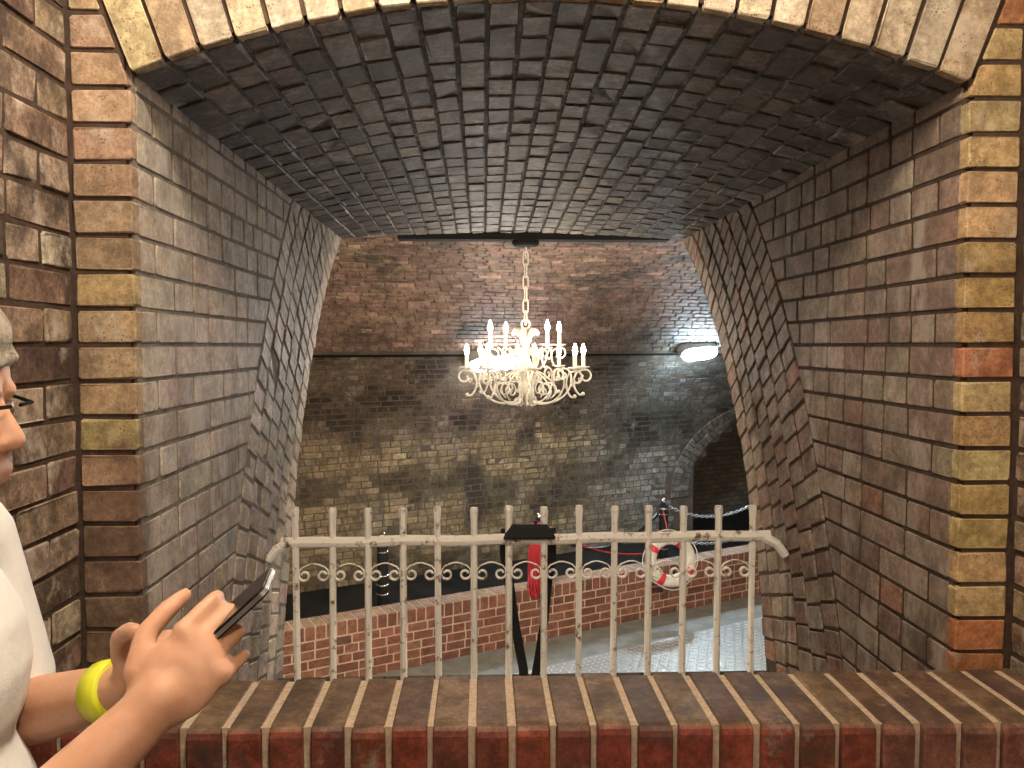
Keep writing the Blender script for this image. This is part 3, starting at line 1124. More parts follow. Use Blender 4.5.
CB().lathe([(0.010, 0.13 + DZ), (0.024, 0.115 + DZ), (0.018, 0.08 + DZ), (0.032, 0.03 + DZ), (0.022, -0.03 + DZ), (0.030, -0.10 + DZ),
            (0.055, -0.15 + DZ), (0.060, -0.19 + DZ), (0.030, -0.22 + DZ), (0.045, -0.28 + DZ), (0.055, -0.34 + DZ), (0.030, -0.40 + DZ), (0.012, -0.43 + DZ)], 16).build('column', M['white_iron'], ch, smooth=True)
# acanthus leaves curling out of the column's head
leaf = None
for k in range(6):
    if leaf is None:
        pts = [(0.018, 0, 0.0), (0.025, 0, 0.05), (0.035, 0, 0.09), (0.055, 0, 0.11), (0.080, 0, 0.108), (0.092, 0, 0.092), (0.085, 0, 0.078)]
        leaf = CB().tube(pts, [0.006, 0.010, 0.013, 0.016, 0.014, 0.010, 0.005], 8, flat=1.9, up=(0, 1, 0)).build('leaf', M['white_iron'], ch, smooth=True)
        o = leaf
    else:
        o = leaf.copy(); COL.objects.link(o)
    o.location = (0, 0, -0.01 + DZ); o.rotation_euler = (0, 0, R(60 * k + 10))


def spiral(c, r0, r1, a0, a1, n=16):
    out = []
    for i in range(n + 1):
        t = i / n
        r = r0 + (r1 - r0) * t
        a = a0 + (a1 - a0) * t
        out.append((c[0] + r * math.cos(a), 0, c[1] + r * math.sin(a)))
    return out


def smooth_path(pts, n=5):
    P = [Vector(p) for p in pts]
    out = []
    for i in range(len(P) - 1):
        p0, p1, p2, p3 = P[max(i - 1, 0)], P[i], P[i + 1], P[min(i + 2, len(P) - 1)]
        for k in range(n):
            t = k / n
            out.append(0.5 * ((2 * p1) + (p2 - p0) * t + (2 * p0 - 5 * p1 + 4 * p2 - p3) * t * t + (3 * p1 - p0 - 3 * p2 + p3) * t ** 3))
    out.append(P[-1])
    return out


def candle_set(arm, r, z):
    pan = MB().lathe([(0.008, -0.022), (0.016, -0.012), (0.048, -0.002), (0.052, 0.006), (0.040, 0.003), (0.018, 0.004)], 14, (r, 0, z)).build('drip_pan', M['white_iron'], arm, smooth=True)
    MB().lathe([(0.0145, 0.0), (0.0145, 0.088), (0.010, 0.092)], 10, (r, 0, z)).build('candle_sleeve', M['candle'], arm)
    MB().lathe([(0.010, 0.090), (0.014, 0.103), (0.0175, 0.120), (0.016, 0.140), (0.009, 0.160), (0.004, 0.176)], 10, (r, 0, z)).build('bulb', M['bulb'], arm, smooth=True)


def make_arm(kind):
    mb = MB()
    t = 0.0075
    if kind == 'lower':
        r, z = 0.440, -0.165
        main = [(0.03, 0, -0.33), (0.06, 0, -0.41), (0.13, 0, -0.435), (0.22, 0, -0.425), (0.30, 0, -0.375), (0.345, 0, -0.30), (0.345, 0, -0.23)]
        mb.tube(smooth_path(main) + spiral((0.285, -0.225), 0.058, 0.015, R(0), R(430), 22), t, 6)
        cs = [(0.432, 0, -0.375), (0.405, 0, -0.37), (0.375, 0, -0.325), (0.368, 0, -0.265), (0.392, 0, -0.205), (0.440, 0, -0.187)]
        mb.tube(smooth_path(cs) + spiral((0.455, -0.238), 0.053, 0.018, R(75), R(-215), 16), t, 6)
        mb.ball((0.438, 0, -0.368), 0.015, 8)
        mb.tube(spiral((0.165, -0.335), 0.070, 0.016, R(-70), R(420), 26), 0.0062, 6)
        mb.tube(spiral((0.085, -0.250), 0.050, 0.014, R(200), R(-210), 20), 0.006, 6)
        mb.tube(smooth_path([(0.03, 0, -0.20), (0.10, 0, -0.20), (0.20, 0, -0.275), (0.235, 0, -0.345), (0.20, 0, -0.395)]), 0.006, 6)
        mb.tube(spiral((0.055, -0.430), 0.038, 0.012, R(120), R(-240), 14), 0.006, 6)
        for q in ((0.415, -0.262), (0.36, -0.295), (0.25, -0.25)):       # little rosettes
            for k in range(5):
                a = 2 * math.pi * k / 5
                mb.ball((q[0] + 0.012 * math.cos(a), 0, q[1] + 0.012 * math.sin(a)), 0.008, 6)
    else:
        r, z = 0.300, 0.003
        main = [(0.03, 0, -0.16), (0.09, 0, -0.185), (0.15, 0, -0.16), (0.185, 0, -0.10), (0.20, 0, -0.05), (0.235, 0, -0.018)]
        mb.tube(smooth_path(main), t, 6)
        mb.tube(spiral((0.135, -0.075), 0.060, 0.014, R(-40), R(400), 24), 0.0062, 6)
        cs = [(0.290, 0, -0.165), (0.255, 0, -0.155), (0.232, 0, -0.105), (0.240, 0, -0.045), (0.300, 0, -0.020)]
        mb.tube(smooth_path(cs) + spiral((0.315, -0.068), 0.050, 0.016, R(80), R(-210), 16), t, 6)
        mb.ball((0.292, 0, -0.160), 0.014, 8)
        mb.tube(spiral((0.075, -0.055), 0.040, 0.012, R(180), R(-200), 16), 0.006, 6)
        for k in range(5):
            a = 2 * math.pi * k / 5
            mb.ball((0.285 + 0.012 * math.cos(a), 0, -0.085 + 0.012 * math.sin(a)), 0.008, 6)
    arm = mb.build('arm', M['white_iron'], ch, smooth=True)
    candle_set(arm, r, z)
    return arm


for kind, n, off in (('lower', 8, R(5)), ('upper', 4, R(28))):
    base = make_arm(kind)
    for k in range(n):
        o = base if k == 0 else copy_tree(base, ch)
        o.location = (0, 0, DZ)
        o.rotation_euler = (0, 0, off + 2 * math.pi * k / n)

# ------------------------------------------------------------------ white railing across the opening
YR = 2.60
rail = empty('railing', ((XL + XR) / 2, YR, ZF_TUN))
tag(rail, 'chipped white iron railing with scrolls across the opening', 'railing')
RO = Vector((-(XL + XR) / 2, -YR, -ZF_TUN))
def rp(x, y, z): return (x + RO.x, y + RO.y, z + RO.z)
ZR = -0.646
b0, b1 = -0.618, 0.905
mb = MB()
pts = []
for i in range(25):
    x = -0.665 + (0.965 - -0.665) * i / 24
    pts.append(rp(x, YR + jit(0.0015), ZR + 0.011 * (i / 24 - 0.5) + 0.002 * math.sin(i * 1.3) + jit(0.001)))
mb.tube(pts, 0.0185, 8, flat=0.7, up=(0, 0, 1))
mb.build('top_rail', M['rail'], rail)
MB().tube([rp(-0.645, YR, ZR - 0.006), rp(-0.680, YR - 0.01, ZR - 0.026), rp(-0.706, YR - 0.015, ZR - 0.060)], [0.017, 0.015, 0.014], 8).build('bracket', M['rail'], rail)
MB().tube([rp(0.945, YR, ZR), rp(0.985, YR - 0.01, ZR - 0.022), rp(1.014, YR - 0.015, ZR - 0.060)], [0.018, 0.016, 0.015], 8).build('bracket', M['rail'], rail)
MB().box(*[a + o for a, o in zip((-0.69, 1.0), (RO.x, RO.x))], -0.012, 0.012, 0.0, 0.03).build('bottom_rail', M['rail'], rail)
NB = 14
bar = None
for i in range(NB):
    x = b0 + (b1 - b0) * i / (NB - 1)
    if bar is None:
        zt = -0.536 - ZF_TUN
        m_ = MB().tube([(0, 0, 0.0), (0, 0, 0.3), (0, 0, zt - 0.05), (0, 0, zt - 0.012), (0, 0, zt)], [0.0115, 0.0115, 0.0115, 0.014, 0.012], 6)
        bar = m_.build('bar', M['rail'], rail)
        o = bar
    else:
        o = bar.copy(); COL.objects.link(o)
    o.location = (x + RO.x, 0, jit(0.004)); o.rotation_euler = (jit(0.004), jit(0.006), jit(1.5))
scr = None
gap = (b1 - b0) / (NB - 1)
ZSC = -0.760
for i in range(NB - 1):
    x = b0 + gap * (i + 0.5)
    if scr is None:
        h = gap / 2 - 0.028
        half = []
        for k in range(17):
            t = k / 16
            a = R(160 - 340 * t)
            rr = 0.0105 + 0.0075 * t
            half.append((-h + rr * math.cos(a), 0, rr * math.sin(a)))
        rad = [0.0075] * 14 + [0.0070, 0.0062, 0.0055]
        half += [(-h - 0.0165, 0, 0.016), (-h - 0.006, 0, 0.028), (-h * 0.55, 0, 0.036), (-h * 0.25, 0, 0.0385), (0, 0, 0.039)]
        rad += [0.0050, 0.0046, 0.0044, 0.0044, 0.0044]
        full = half + [(-p[0], 0, p[2]) for p in half[::-1][1:]]
        scr = MB().tube(full, rad + rad[::-1][1:], 6, flat=0.55, up=(0, 1, 0)).build('scroll', M['rail'], rail)
        o = scr
    else:
        o = scr.copy(); COL.objects.link(o)
    o.location = (x + RO.x, -0.006, ZSC - ZF_TUN); o.rotation_euler = (jit(0.05), jit(0.02), 0)

# black webbing looped over the rail
st = empty('webbing_strap', (0.17, YR + 0.04, ZF_TUN))
tag(st, 'black webbing strap looped over the white top rail', 'strap')
so = Vector((-0.17, -YR - 0.04, -ZF_TUN))
def sp(x, y, z): return Vector((x, y, z)) + so
def ribbon(path, wdir, wd, th):
    P = [Vector(p) for p in path]
    vv = []
    for i, p in enumerate(P):
        t = (P[min(i + 1, len(P) - 1)] - P[max(i - 1, 0)]).normalized()
        wv = Vector(wdir).normalized()
        nn = t.cross(wv).normalized()
        for a, b in ((-1, -1), (1, -1), (1, 1), (-1, 1)):
            vv.append(p + wv * (a * wd / 2) + nn * (b * th / 2))
    ff = []
    for i in range(len(P) - 1):
        for k in range(4):
            k2 = (k + 1) % 4
            ff.append((4 * i + k, 4 * i + k2, 4 * i + 4 + k2, 4 * i + 4 + k))
    ff += [(3, 2, 1, 0), tuple(4 * (len(P) - 1) + k for k in range(4))]
    return vv, ff
# the top of the loop: a wide padded piece lying over the rail
vv = []
for y, z, hw in ((YR - 0.018, ZR + 0.054, 0.058), (YR - 0.022, ZR + 0.042, 0.066), (YR - 0.026, ZR + 0.026, 0.080), (YR - 0.030, ZR + 0.012, 0.086)):
    for sx in (-1, 1):
        vv.append(sp(0.152 + sx * hw, y, z))
top_n = len(vv)
vv += [v_ - Vector((0, -0.004, 0.006)) for v_ in vv]
ff = [(0, 1, 3, 2), (2, 3, 5, 4), (4, 5, 7, 6)]
ff += [tuple(q + 8 for q in t[::-1]) for t in ff]
ff += [(0, 8, 9, 1), (6, 7, 15, 14), (0, 2, 10, 8), (2, 4, 12, 10), (4, 6, 14, 12), (1, 9, 11, 3), (3, 11, 13, 5), (5, 13, 15, 7)]
MB().add(vv, ff).build('loop_top', M['webbing'], st)
vv, ff = ribbon([sp(0.075, YR + 0.030, ZR + 0.03), sp(0.071, YR + 0.032, ZR - 0.06), sp(0.086, YR + 0.035, ZR - 0.15), sp(0.106, YR + 0.04, ZR - 0.30), sp(0.136, YR + 0.04, ZR - 0.46), sp(0.138, YR + 0.04, ZR - 0.52)], (1, 0.35, 0), 0.033, 0.003)
MB().add(vv, ff).build('strap_end', M['webbing'], st)
vv, ff = ribbon([sp(0.230, YR + 0.030, ZR + 0.03), sp(0.232, YR + 0.032, ZR - 0.06), sp(0.220, YR + 0.035, ZR - 0.15), sp(0.206, YR + 0.04, ZR - 0.30), sp(0.180, YR + 0.04, ZR - 0.46), sp(0.170, YR + 0.04, ZR - 0.52)], (1, 0.35, 0), 0.030, 0.003)
MB().add(vv, ff).build('strap_end', M['webbing'], st)

# ------------------------------------------------------------------ barrier posts, chains, rope, lifebuoy
POSTS = [(-0.85, 6.62), (0.52, 7.33), (1.86, 8.02), (3.25, 8.72)]
PL = ['black barrier post with chrome rings behind the low wall at the left', 'black barrier post behind the low wall with red rope hung on it',
      'black barrier post behind the lifebuoy', 'black barrier post hidden past the right jamb']
POST_H = 1.0
proto = None
for i, (x, y) in enumerate(POSTS):
    if proto is None:
        t = empty('barrier_post')
        MB().lathe([(0.16, 0.0), (0.16, 0.012), (0.06, 0.03), (0.048, 0.05), (0.048, 0.93), (0.030, 0.945)], 16).build('shaft', M['post'], t)
        MB().ball((0, 0, 0.972), 0.032, 12).build('ball_top', M['chrome'], t, smooth=True)
        for z in (0.48, 0.56, 0.64, 0.84):
            MB().lathe([(0.045, -0.008), (0.054, -0.006), (0.056, 0.0), (0.054, 0.006), (0.045, 0.008)], 16, (0, 0, z)).build('chrome_ring', M['chrome'], t, smooth=True)
        MB().lathe([(0.045, -0.012), (0.060, -0.010), (0.060, 0.010), (0.045, 0.012)], 16, (0, 0, 0.90)).build('chain_collar', M['chrome'], t)
        proto = t
        o = t
    else:
        o = copy_tree(proto)
    o.location = (x, y, ZF_GAL + 0.006)
    tag(o, PL[i], 'post', 'chained barrier posts')

def chain(p0, p1, sag, label):
    p0, p1 = Vector(p0), Vector(p1)
    n = int((p1 - p0).length / 0.036)
    mb = MB()
    for i in range(n):
        t0, t1 = i / n, (i + 1) / n
        a = p0.lerp(p1, t0) - Vector((0, 0, sag * 4 * t0 * (1 - t0)))
        b = p0.lerp(p1, t1) - Vector((0, 0, sag * 4 * t1 * (1 - t1)))
        c = (a + b) / 2
        d = (b - a).normalized()
        side = Vector((0, 0, 1)).cross(d).normalized() if i % 2 else d.cross(Vector((0, 0, 1)).cross(d)).normalized()
        pts = [c + d * (0.024 * math.cos(2 * math.pi * k / 8)) + side * (0.014 * math.sin(2 * math.pi * k / 8)) for k in range(8)]
        mb.tube(pts, 0.0055, 4, closed=True)
    o = mb.build('barrier_chain', M['chain'])
    tag(o, label, 'chain', 'chains between the barrier posts')

zc1, zc2 = ZF_GAL + 0.91, ZF_GAL + 0.60
cl = ['left and middle', 'middle and right']
a, b = POSTS[2], POSTS[3]
d = Vector((b[0] - a[0], b[1] - a[1], 0)).normalized() * 0.075
chain((a[0] + d.x, a[1] + d.y, zc1), (b[0] - d.x, b[1] - d.y, zc1), 0.17, 'upper sagging chain between the lifebuoy post and the right jamb')
chain((a[0] + d.x, a[1] + d.y, zc2), (b[0] - d.x, b[1] - d.y, zc2), 0.15, 'lower sagging chain between the lifebuoy post and the right jamb')
a, b = POSTS[1], POSTS[2]
d = Vector((b[0] - a[0], b[1] - a[1], 0)).normalized() * 0.08
pts = []
for k in range(13):
    t = k / 12
    pts.append((a[0] + d.x + (b[0] - a[0] - 2 * d.x) * t, a[1] + d.y + (b[1] - a[1] - 2 * d.y) * t, zc1 - 0.06 - 0.30 * 4 * t * (1 - t) * 0.9))
tag(MB().tube(pts, 0.020, 8).build('barrier_rope', M['post'], None, smooth=True), 'thick black rope sagging between the red-roped post and the lifebuoy post', 'rope')

# red rope: bundle hung on the middle post, its tail led to the lifebuoy
px_, py_ = POSTS[1]
rope = empty('red_rope', (0.47, 6.795, ZLT))
tag(rope, 'bundle of red rope hanging on the middle barrier post', 'rope')
for k in range(7):
    ox = -0.055 + 0.018 * k
    oy = -0.03 - 0.012 * (k % 3)
    bot = 0.02 + 0.03 * random.random()
    bot = 0.012
    ox *= 1.25
    tx, ty = px_ - 0.47, py_ - 6.795 - 0.055
    bz = -0.03 - 0.02 * (k % 3)
    oy = -0.012 * (k % 3)
    pts = [(tx, ty, 0.46), (tx * 0.6 + ox * 0.5, ty * 0.75, 0.40), (ox * 0.8, ty * 0.45, 0.26), (ox, 0.10 + oy, 0.10), (ox * 1.15, -0.03 + oy, 0.012), (ox * 1.2, -0.036 + oy, bz),
           (ox * 1.2 + 0.014, -0.038 + oy, bz + 0.012), (ox + 0.016, 0.09 + oy, 0.11), (ox * 0.6 + 0.012, ty * 0.5, 0.30), (tx, ty, 0.44)]
    MB().tube(smooth_path(pts, 4), 0.011, 6).build('rope_loop', M['red_rope'], rope, smooth=True)
MB().tube([(px_ - 0.47 + 0.060 * math.cos(2 * math.pi * k / 14), py_ - 6.795 + 0.060 * math.sin(2 * math.pi * k / 14), 0.43 + 0.01 * math.sin(k)) for k in range(14)], 0.010, 6, closed=True).build('rope_turn', M['red_rope'], rope, smooth=True)

LBC = wp(3.345, 0.150, -2.01)
buoy = empty('lifebuoy', tuple(LBC))
tag(buoy, 'white lifebuoy with red bands leaning on the low brick wall', 'lifebuoy')
buoy.rotation_euler = (R(78), R(4), R(9))
RB, rb = 0.196, 0.057
NT, NS = 48, 12
def torus_part(a0, a1, rmin, n):
    vv = []
    for i in range(n + 1):
        a = a0 + (a1 - a0) * i / n
        for k in range(NS):
            b = 2 * math.pi * k / NS
            r = RB + rmin * math.cos(b)
            vv.append((r * math.cos(a), r * math.sin(a), 0.8 * rmin * math.sin(b)))
    ff = []
    for i in range(n):
        for k in range(NS):
            k2 = (k + 1) % NS
            ff.append((i * NS + k, i * NS + k2, (i + 1) * NS + k2, (i + 1) * NS + k))
    ff += [tuple(range(NS))[::-1], tuple(n * NS + k for k in range(NS))]
    return vv, ff
vv, ff = torus_part(0, 2 * math.pi, rb, NT)
MB().add(vv, ff[:-2]).build('ring', M['buoy_white'], buoy, smooth=True)
for k in range(4):
    a = R(62 + 90 * k)
    MB().add(*torus_part(a - 0.13, a + 0.13, rb + 0.0025, 4)).build('red_band', M['buoy_red'], buoy, smooth=True)
gr = []
for k in range(64):
    a = 2 * math.pi * k / 64
    q = abs(math.sin(2 * (a - R(62))))
    gr.append(((RB + rb + 0.004 + 0.022 * q) * math.cos(a), (RB + rb + 0.004 + 0.022 * q) * math.sin(a), 0))
MB().tube(gr, 0.005, 5, closed=True).build('grab_line', M['buoy_white'], buoy)
# line from the post to the buoy
lp = wp(3.37, 0.085, -1.80)
pts = [(px_ + 0.05, py_ - 0.04, zc1 - 0.02)]
for t in (0.2, 0.4, 0.6, 0.8, 1.0):
    pts.append((px_ + 0.05 + (lp[0] - px_ - 0.20) * t, py_ - 0.04 + (lp[1] - py_ + 0.02) * t, zc1 - 0.02 + (-1.93 - zc1) * t - 0.42 * t * (1 - t)))
pts.append((lp[0] + 0.0, lp[1] + 0.02, -1.85))
pts.append((POSTS[2][0] - 0.02, POSTS[2][1] - 0.06, zc1 - 0.02))
o = MB().tube(smooth_path(pts, 4), 0.007, 6).build('lifebuoy_line', M['red_rope'], None, smooth=True)
tag(o, 'thin red line running from the red rope bundle to the lifebuoy', 'rope')

# ------------------------------------------------------------------ person at the left, looking down at a phone
def remesh(mb, voxel, smooth_it=6, fac=0.5):
    me = bpy.data.meshes.new('tmp')
    me.from_pydata(mb.v, [], mb.f)
    me.update()
    o = bpy.data.objects.new('tmp', me)
    COL.objects.link(o)
    m = o.modifiers.new('r', 'REMESH'); m.mode = 'VOXEL'; m.voxel_size = voxel; m.use_smooth_shade = True
    s = o.modifiers.new('s', 'SMOOTH'); s.factor = fac; s.iterations = smooth_it
    dg = bpy.context.evaluated_depsgraph_get()
    res = bpy.data.meshes.new_from_object(o.evaluated_get(dg))
    bpy.data.objects.remove(o)
    res.polygons.foreach_set('use_smooth', [True] * len(res.polygons))
    return res


def put_mesh(name, me, mat, parent):
    me.materials.clear()
    me.materials.append(mat)
    o = bpy.data.objects.new(name, me)
    COL.objects.link(o)
    o.parent = parent
    return o


PB = Vector((-0.665, 0.86, ZF_ROOM))
person = empty('person', PB)
tag(person, 'person in a white shirt with a yellow-green wristband holding a phone', 'person')
fw = Vector((math.cos(R(8)), math.sin(R(8)), 0))       # facing right along the wall
lf = Vector((-fw.y, fw.x, 0))                          # the person's left
up = Vector((0, 0, 1))
def L_(f_, l_, z_): return fw * f_ + lf * l_ + up * (z_ - ZF_ROOM)       # local point, height in camera level
def Wd(x, y, z): return Vector((x, y, z)) - PB

sh_r, sh_l = L_(0.0, -0.175, -0.255), L_(0.0, 0.175, -0.255)
el_r, el_l = Wd(-0.495, 0.655, -0.520), Wd(-0.640, 1.060, -0.500)
wr_r, wr_l = Wd(-0.335, 0.760, -0.365), Wd(-0.418, 0.925, -0.400)
neck0, neck1 = L_(-0.02, 0, -0.24), L_(0.035, 0, -0.14)
tilt = R(9)
hd = Matrix.Rotation(0, 3, 'X')
hf = (fw * math.cos(tilt) - up * math.sin(tilt)).normalized()      # the way the face looks
hu = (up * math.cos(tilt) + fw * math.sin(tilt)).normalized()
HC = L_(0.058, 0, -0.055)
def H(a, b, c): return HC + hf * a + lf * b + hu * c
hrot = Matrix((hf, lf, hu)).transposed()

b = MB()
# torso, hips, legs
b.ball(L_(0.0, 0, -0.36), 1.0, 18, (0.115, 0.165, 0.16))
b.ball(L_(0.01, 0, -0.56), 1.0, 18, (0.115, 0.145, 0.16))
b.ball(L_(0.0, 0, -0.70), 1.0, 18, (0.115, 0.155, 0.13))
b.cap(sh_r, sh_l, 0.062, 0.062)
b.cap(neck0, neck1, 0.060, 0.052)
for s_, el, wr in ((-1, el_r, wr_r), (1, el_l, wr_l)):
    sh = sh_r if s_ < 0 else sh_l
    b.cap(sh, el, 0.054, 0.042)
    b.cap(el, el.lerp(wr, 0.35), 0.042, 0.042)
    b.cap(el.lerp(wr, 0.35), wr, 0.042, 0.028)
    hip = L_(0, s_ * 0.09, -0.72)
    knee = L_(0.03, s_ * 0.10, -1.12)
    ank = L_(-0.01, s_ * 0.105, -1.50)
    b.cap(hip, knee, 0.085, 0.058)
    b.cap(knee, knee.lerp(ank, 0.35) - fw * 0.012, 0.055, 0.056)
    b.cap(knee.lerp(ank, 0.35) - fw * 0.012, ank, 0.055, 0.036)
    b.cap(ank + up * (-0.035), L_(0.15, s_ * 0.115, -1.548), 0.032, 0.024)
# head
b.ball(H(-0.015, 0, 0.030), 1.0, 20, (0.100, 0.078, 0.092), hrot)
b.ball(H(0.030, 0, -0.045), 1.0, 18, (0.066, 0.058, 0.075), hrot)
b.ball(H(0.052, 0, -0.098), 1.0, 12, (0.034, 0.036, 0.024), hrot)
b.cap(H(0.082, 0, 0.000), H(0.101, 0, -0.034), 0.008, 0.0125)
for s_ in (-1, 1):
    b.ball(H(0.094, s_ * 0.011, -0.038), 0.009, 8)
    b.ball(H(-0.010, s_ * 0.080, -0.012), 1.0, 10, (0.020, 0.009, 0.032), hrot)
    b.cap(H(0.078, s_ * 0.016, 0.018), H(0.066, s_ * 0.050, 0.016), 0.012, 0.010)
    b.ball(H(0.058, s_ * 0.040, -0.030), 1.0, 10, (0.028, 0.024, 0.026), hrot)
b.cap(H(0.090, -0.016, -0.068), H(0.090, 0.016, -0.068), 0.009, 0.009)
b.cap(H(0.088, -0.014, -0.078), H(0.088, 0.014, -0.078), 0.009, 0.009)

# hands: palm, four unequal curled fingers, thumb from the side of the palm
def hand(b, wr, d, palm, thumb_side, curl, spread=0.0, tcurl=(20, 20)):
    d = d.normalized()
    palm = (palm - d * palm.dot(d)).normalized()
    sd = d.cross(palm).normalized()
    if sd.dot(thumb_side) < 0: sd = -sd
    rotm = Matrix((d, sd, palm)).transposed()
    b.cap(wr, wr + d * 0.03, 0.027, 0.028)
    b.ball(wr + d * 0.052, 1.0, 14, (0.050, 0.041, 0.016), rotm)
    b.cap(wr + d * 0.085 + sd * 0.028, wr + d * 0.080 - sd * 0.030, 0.0125, 0.0115)
    b.ball(wr + d * 0.035 + sd * 0.020 + palm * 0.008, 1.0, 10, (0.028, 0.020, 0.016), rotm)
    lens = ((0.042, 0.025, 0.020), (0.046, 0.029, 0.021), (0.043, 0.027, 0.020), (0.034, 0.020, 0.018))
    for i in range(4):
        off = 0.030 - 0.0205 * i
        p = wr + d * (0.090 - 0.004 * abs(i - 1)) + sd * off
        ang = 0.0
        r = 0.0098 - 0.0006 * i
        for j, ln in enumerate(lens[i]):
            ang += R(curl[i][j])
            dr = (d * math.cos(ang) + palm * math.sin(ang) + sd * (spread * (1.5 - i))).normalized()
            q = p + dr * ln
            b.cap(p, q, r, r - 0.0008, 10)
            p, r = q, r - 0.0008
    p = wr + d * 0.030 + sd * 0.034 + palm * 0.006
    dr = (d * 0.75 + sd * 0.55 + palm * 0.30).normalized()
    q = p + dr * 0.040
    b.cap(p, q, 0.0135, 0.0118, 10)
    dr2 = (d * 0.92 + sd * 0.10 + palm * math.sin(R(tcurl[0])) * 1.0).normalized()
    q2 = q + dr2 * 0.032
    b.cap(q, q2, 0.0115, 0.0108, 10)
    dr3 = (d * 0.9 + sd * -0.05 + palm * math.sin(R(tcurl[1]))).normalized()
    b.cap(q2, q2 + dr3 * 0.024, 0.0106, 0.0090, 10)

# phone held between the hands
PHC = Wd(-0.283, 0.838, -0.300)
pa = Vector((0.74, 0.05, 0.67)).normalized()
pw = Vector((-0.12, 0.98, 0.06)); pw = (pw - pa * pw.dot(pa)).normalized()
pn = pa.cross(pw).normalized()
dr_r = Vector((0.62, 0.42, 0.66))
hand(b, wr_r, dr_r, Vector((-0.1, 0.9, 0.1)) + pn * -0.2, up - fw * 0.6, ((28, 45, 30), (34, 48, 30), (40, 50, 30), (46, 52, 30)), 0.02, (25, 35))
dr_l = Vector((0.80, -0.35, 0.50))
hand(b, wr_l, dr_l, Vector((0.1, -0.9, 0.0)), up - fw * 0.5, ((30, 50, 35), (35, 52, 35), (40, 55, 35), (45, 55, 35)), 0.02, (20, 30))
put_mesh('body', remesh(b, 0.0042, 5), M['skin'], person)

# clothing
c = MB()
c.ball(L_(0.0, 0, -0.375), 1.0, 20, (0.140, 0.195, 0.175))
c.ball(L_(0.012, 0, -0.57), 1.0, 20, (0.142, 0.178, 0.18))
c.cone(L_(0.01, 0, -0.56), L_(0.0, 0, -0.80), 0.148, 0.160, 24)
c.cap(sh_r - up * 0.004, sh_l - up * 0.004, 0.078, 0.078)
c.cap(L_(-0.005, 0, -0.27), L_(0.0, 0, -0.235), 0.10, 0.078)
for s_, el, sh in ((-1, el_r, sh_r), (1, el_l, sh_l)):
    c.cone(sh + up * 0.01, sh.lerp(el, 0.86), 0.074, 0.072, 18)
    c.ball(sh, 0.076, 14)
put_mesh('shirt', remesh(c, 0.007, 4), M['shirt'], person)
t = MB()
t.ball(L_(0.0, 0, -0.74), 1.0, 18, (0.128, 0.170, 0.12))
for s_ in (-1, 1):
    hip = L_(0, s_ * 0.09, -0.74); knee = L_(0.03, s_ * 0.10, -1.12); ank = L_(-0.01, s_ * 0.105, -1.52)
    t.cone(hip, knee, 0.096, 0.074, 18)
    t.cone(knee, ank, 0.074, 0.062, 18)
    t.ball(knee, 0.074, 14)
    t.ball(hip, 0.096, 14)
put_mesh('trousers', remesh(t, 0.010, 4), M['trousers'], person)
for s_ in (-1, 1):
    k = MB()
    k.cap(L_(-0.03, s_ * 0.105, -1.540), L_(0.17, s_ * 0.118, -1.548), 0.040, 0.032)
    k.ball(L_(-0.02, s_ * 0.105, -1.50), 1.0, 12, (0.05, 0.042, 0.05))
    put_mesh('shoe', remesh(k, 0.008, 3), M['shoe'], person)
h = MB()
h.ball(H(-0.026, 0, 0.044), 1.0, 20, (0.104, 0.087, 0.093), hrot)
h.ball(H(-0.060, 0, -0.020), 1.0, 16, (0.062, 0.080, 0.075), hrot)
h.ball(H(0.026, 0, 0.074), 1.0, 16, (0.056, 0.062, 0.046), hrot)
h.cap(H(0.078, -0.034, 0.046), H(0.070, 0.038, 0.054), 0.010, 0.010)
for s_ in (-1, 1):
    h.cap(H(0.030, s_ * 0.070, 0.050), H(0.006, s_ * 0.078, 0.000), 0.018, 0.014)
put_mesh('hair', remesh(h, 0.006, 3), M['hair'], person)
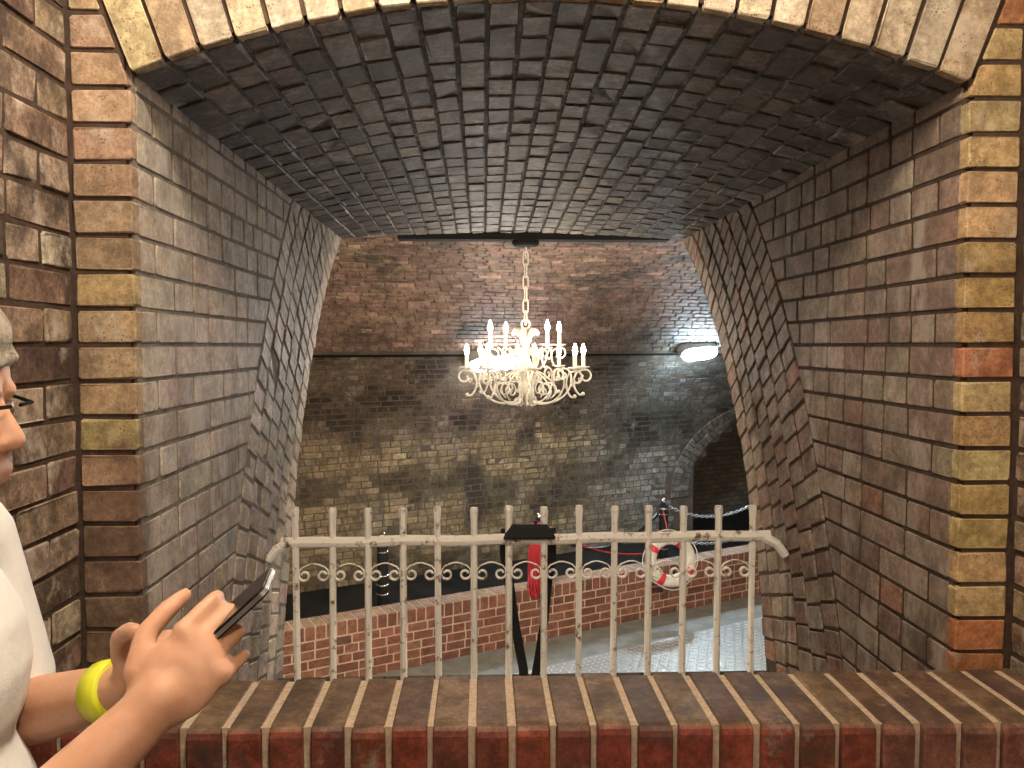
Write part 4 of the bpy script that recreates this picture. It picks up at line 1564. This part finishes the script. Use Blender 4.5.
for s_ in (-1, 1):
    e = MB().ball(H(0.071, s_ * 0.031, -0.003), 0.0125, 12).build('eye', M['eye'], person, smooth=True)
    MB().ball(H(0.0805, s_ * 0.031, -0.006), 0.0055, 8).build('iris', M['iris'], e, smooth=True)
    MB().tube([H(0.098, s_ * 0.012, 0.004), H(0.095, s_ * 0.050, 0.004), H(0.060, s_ * 0.077, 0.006), H(-0.010, s_ * 0.084, 0.004)], 0.0022, 6).build('glasses_temple', M['black_steel'], person)
# wristband on the far wrist
ax = (wr_l - el_l).normalized()
bc = wr_l - ax * 0.030
uu = ax.orthogonal().normalized(); vv_ = ax.cross(uu)
vv, ff = [], []
for i, (tt, rr) in enumerate(((-0.016, 0.0335), (-0.014, 0.037), (0.014, 0.0355), (0.016, 0.032))):
    for k in range(20):
        a = 2 * math.pi * k / 20
        vv.append(bc + ax * tt + (uu * math.cos(a) + vv_ * math.sin(a)) * rr)
for i in range(3):
    for k in range(20):
        k2 = (k + 1) % 20
        ff.append((i * 20 + k, i * 20 + k2, (i + 1) * 20 + k2, (i + 1) * 20 + k))
ff += [tuple(range(20))[::-1], tuple(60 + k for k in range(20))]
MB().add(vv, ff).build('wristband', M['band'], person, smooth=True)

# the phone
ph = empty('phone', PB + PHC)
tag(ph, "dark phone in the white-shirted person's hands", 'phone')
def slabp(hl, hw, ht, r=0.009):
    bm = bmesh.new()
    outl = []
    for cx, cy, a0 in ((hl - r, hw - r, 0), (-hl + r, hw - r, 90), (-hl + r, -hw + r, 180), (hl - r, -hw + r, 270)):
        for k in range(5):
            a = R(a0 + 22.5 * k)
            outl.append((cx + r * math.cos(a), cy + r * math.sin(a)))
    n = len(outl)
    vv = [pa * x + pw * y + pn * z for z in (-ht, ht) for x, y in outl]
    ff = [tuple(range(n))[::-1], tuple(range(n, 2 * n))] + [(i, (i + 1) % n, n + (i + 1) % n, n + i) for i in range(n)]
    bm.free()
    return vv, ff
MB().add(*slabp(0.074, 0.036, 0.0042)).build('body', M['phone'], ph)
MB().add(*slabp(0.0748, 0.0368, 0.0022)).build('edge_band', M['phone_edge'], ph)
vv, ff = slabp(0.0725, 0.0345, 0.0003)
MB().add([q + pn * 0.0044 for q in vv], ff).build('screen', M['phone'], ph)
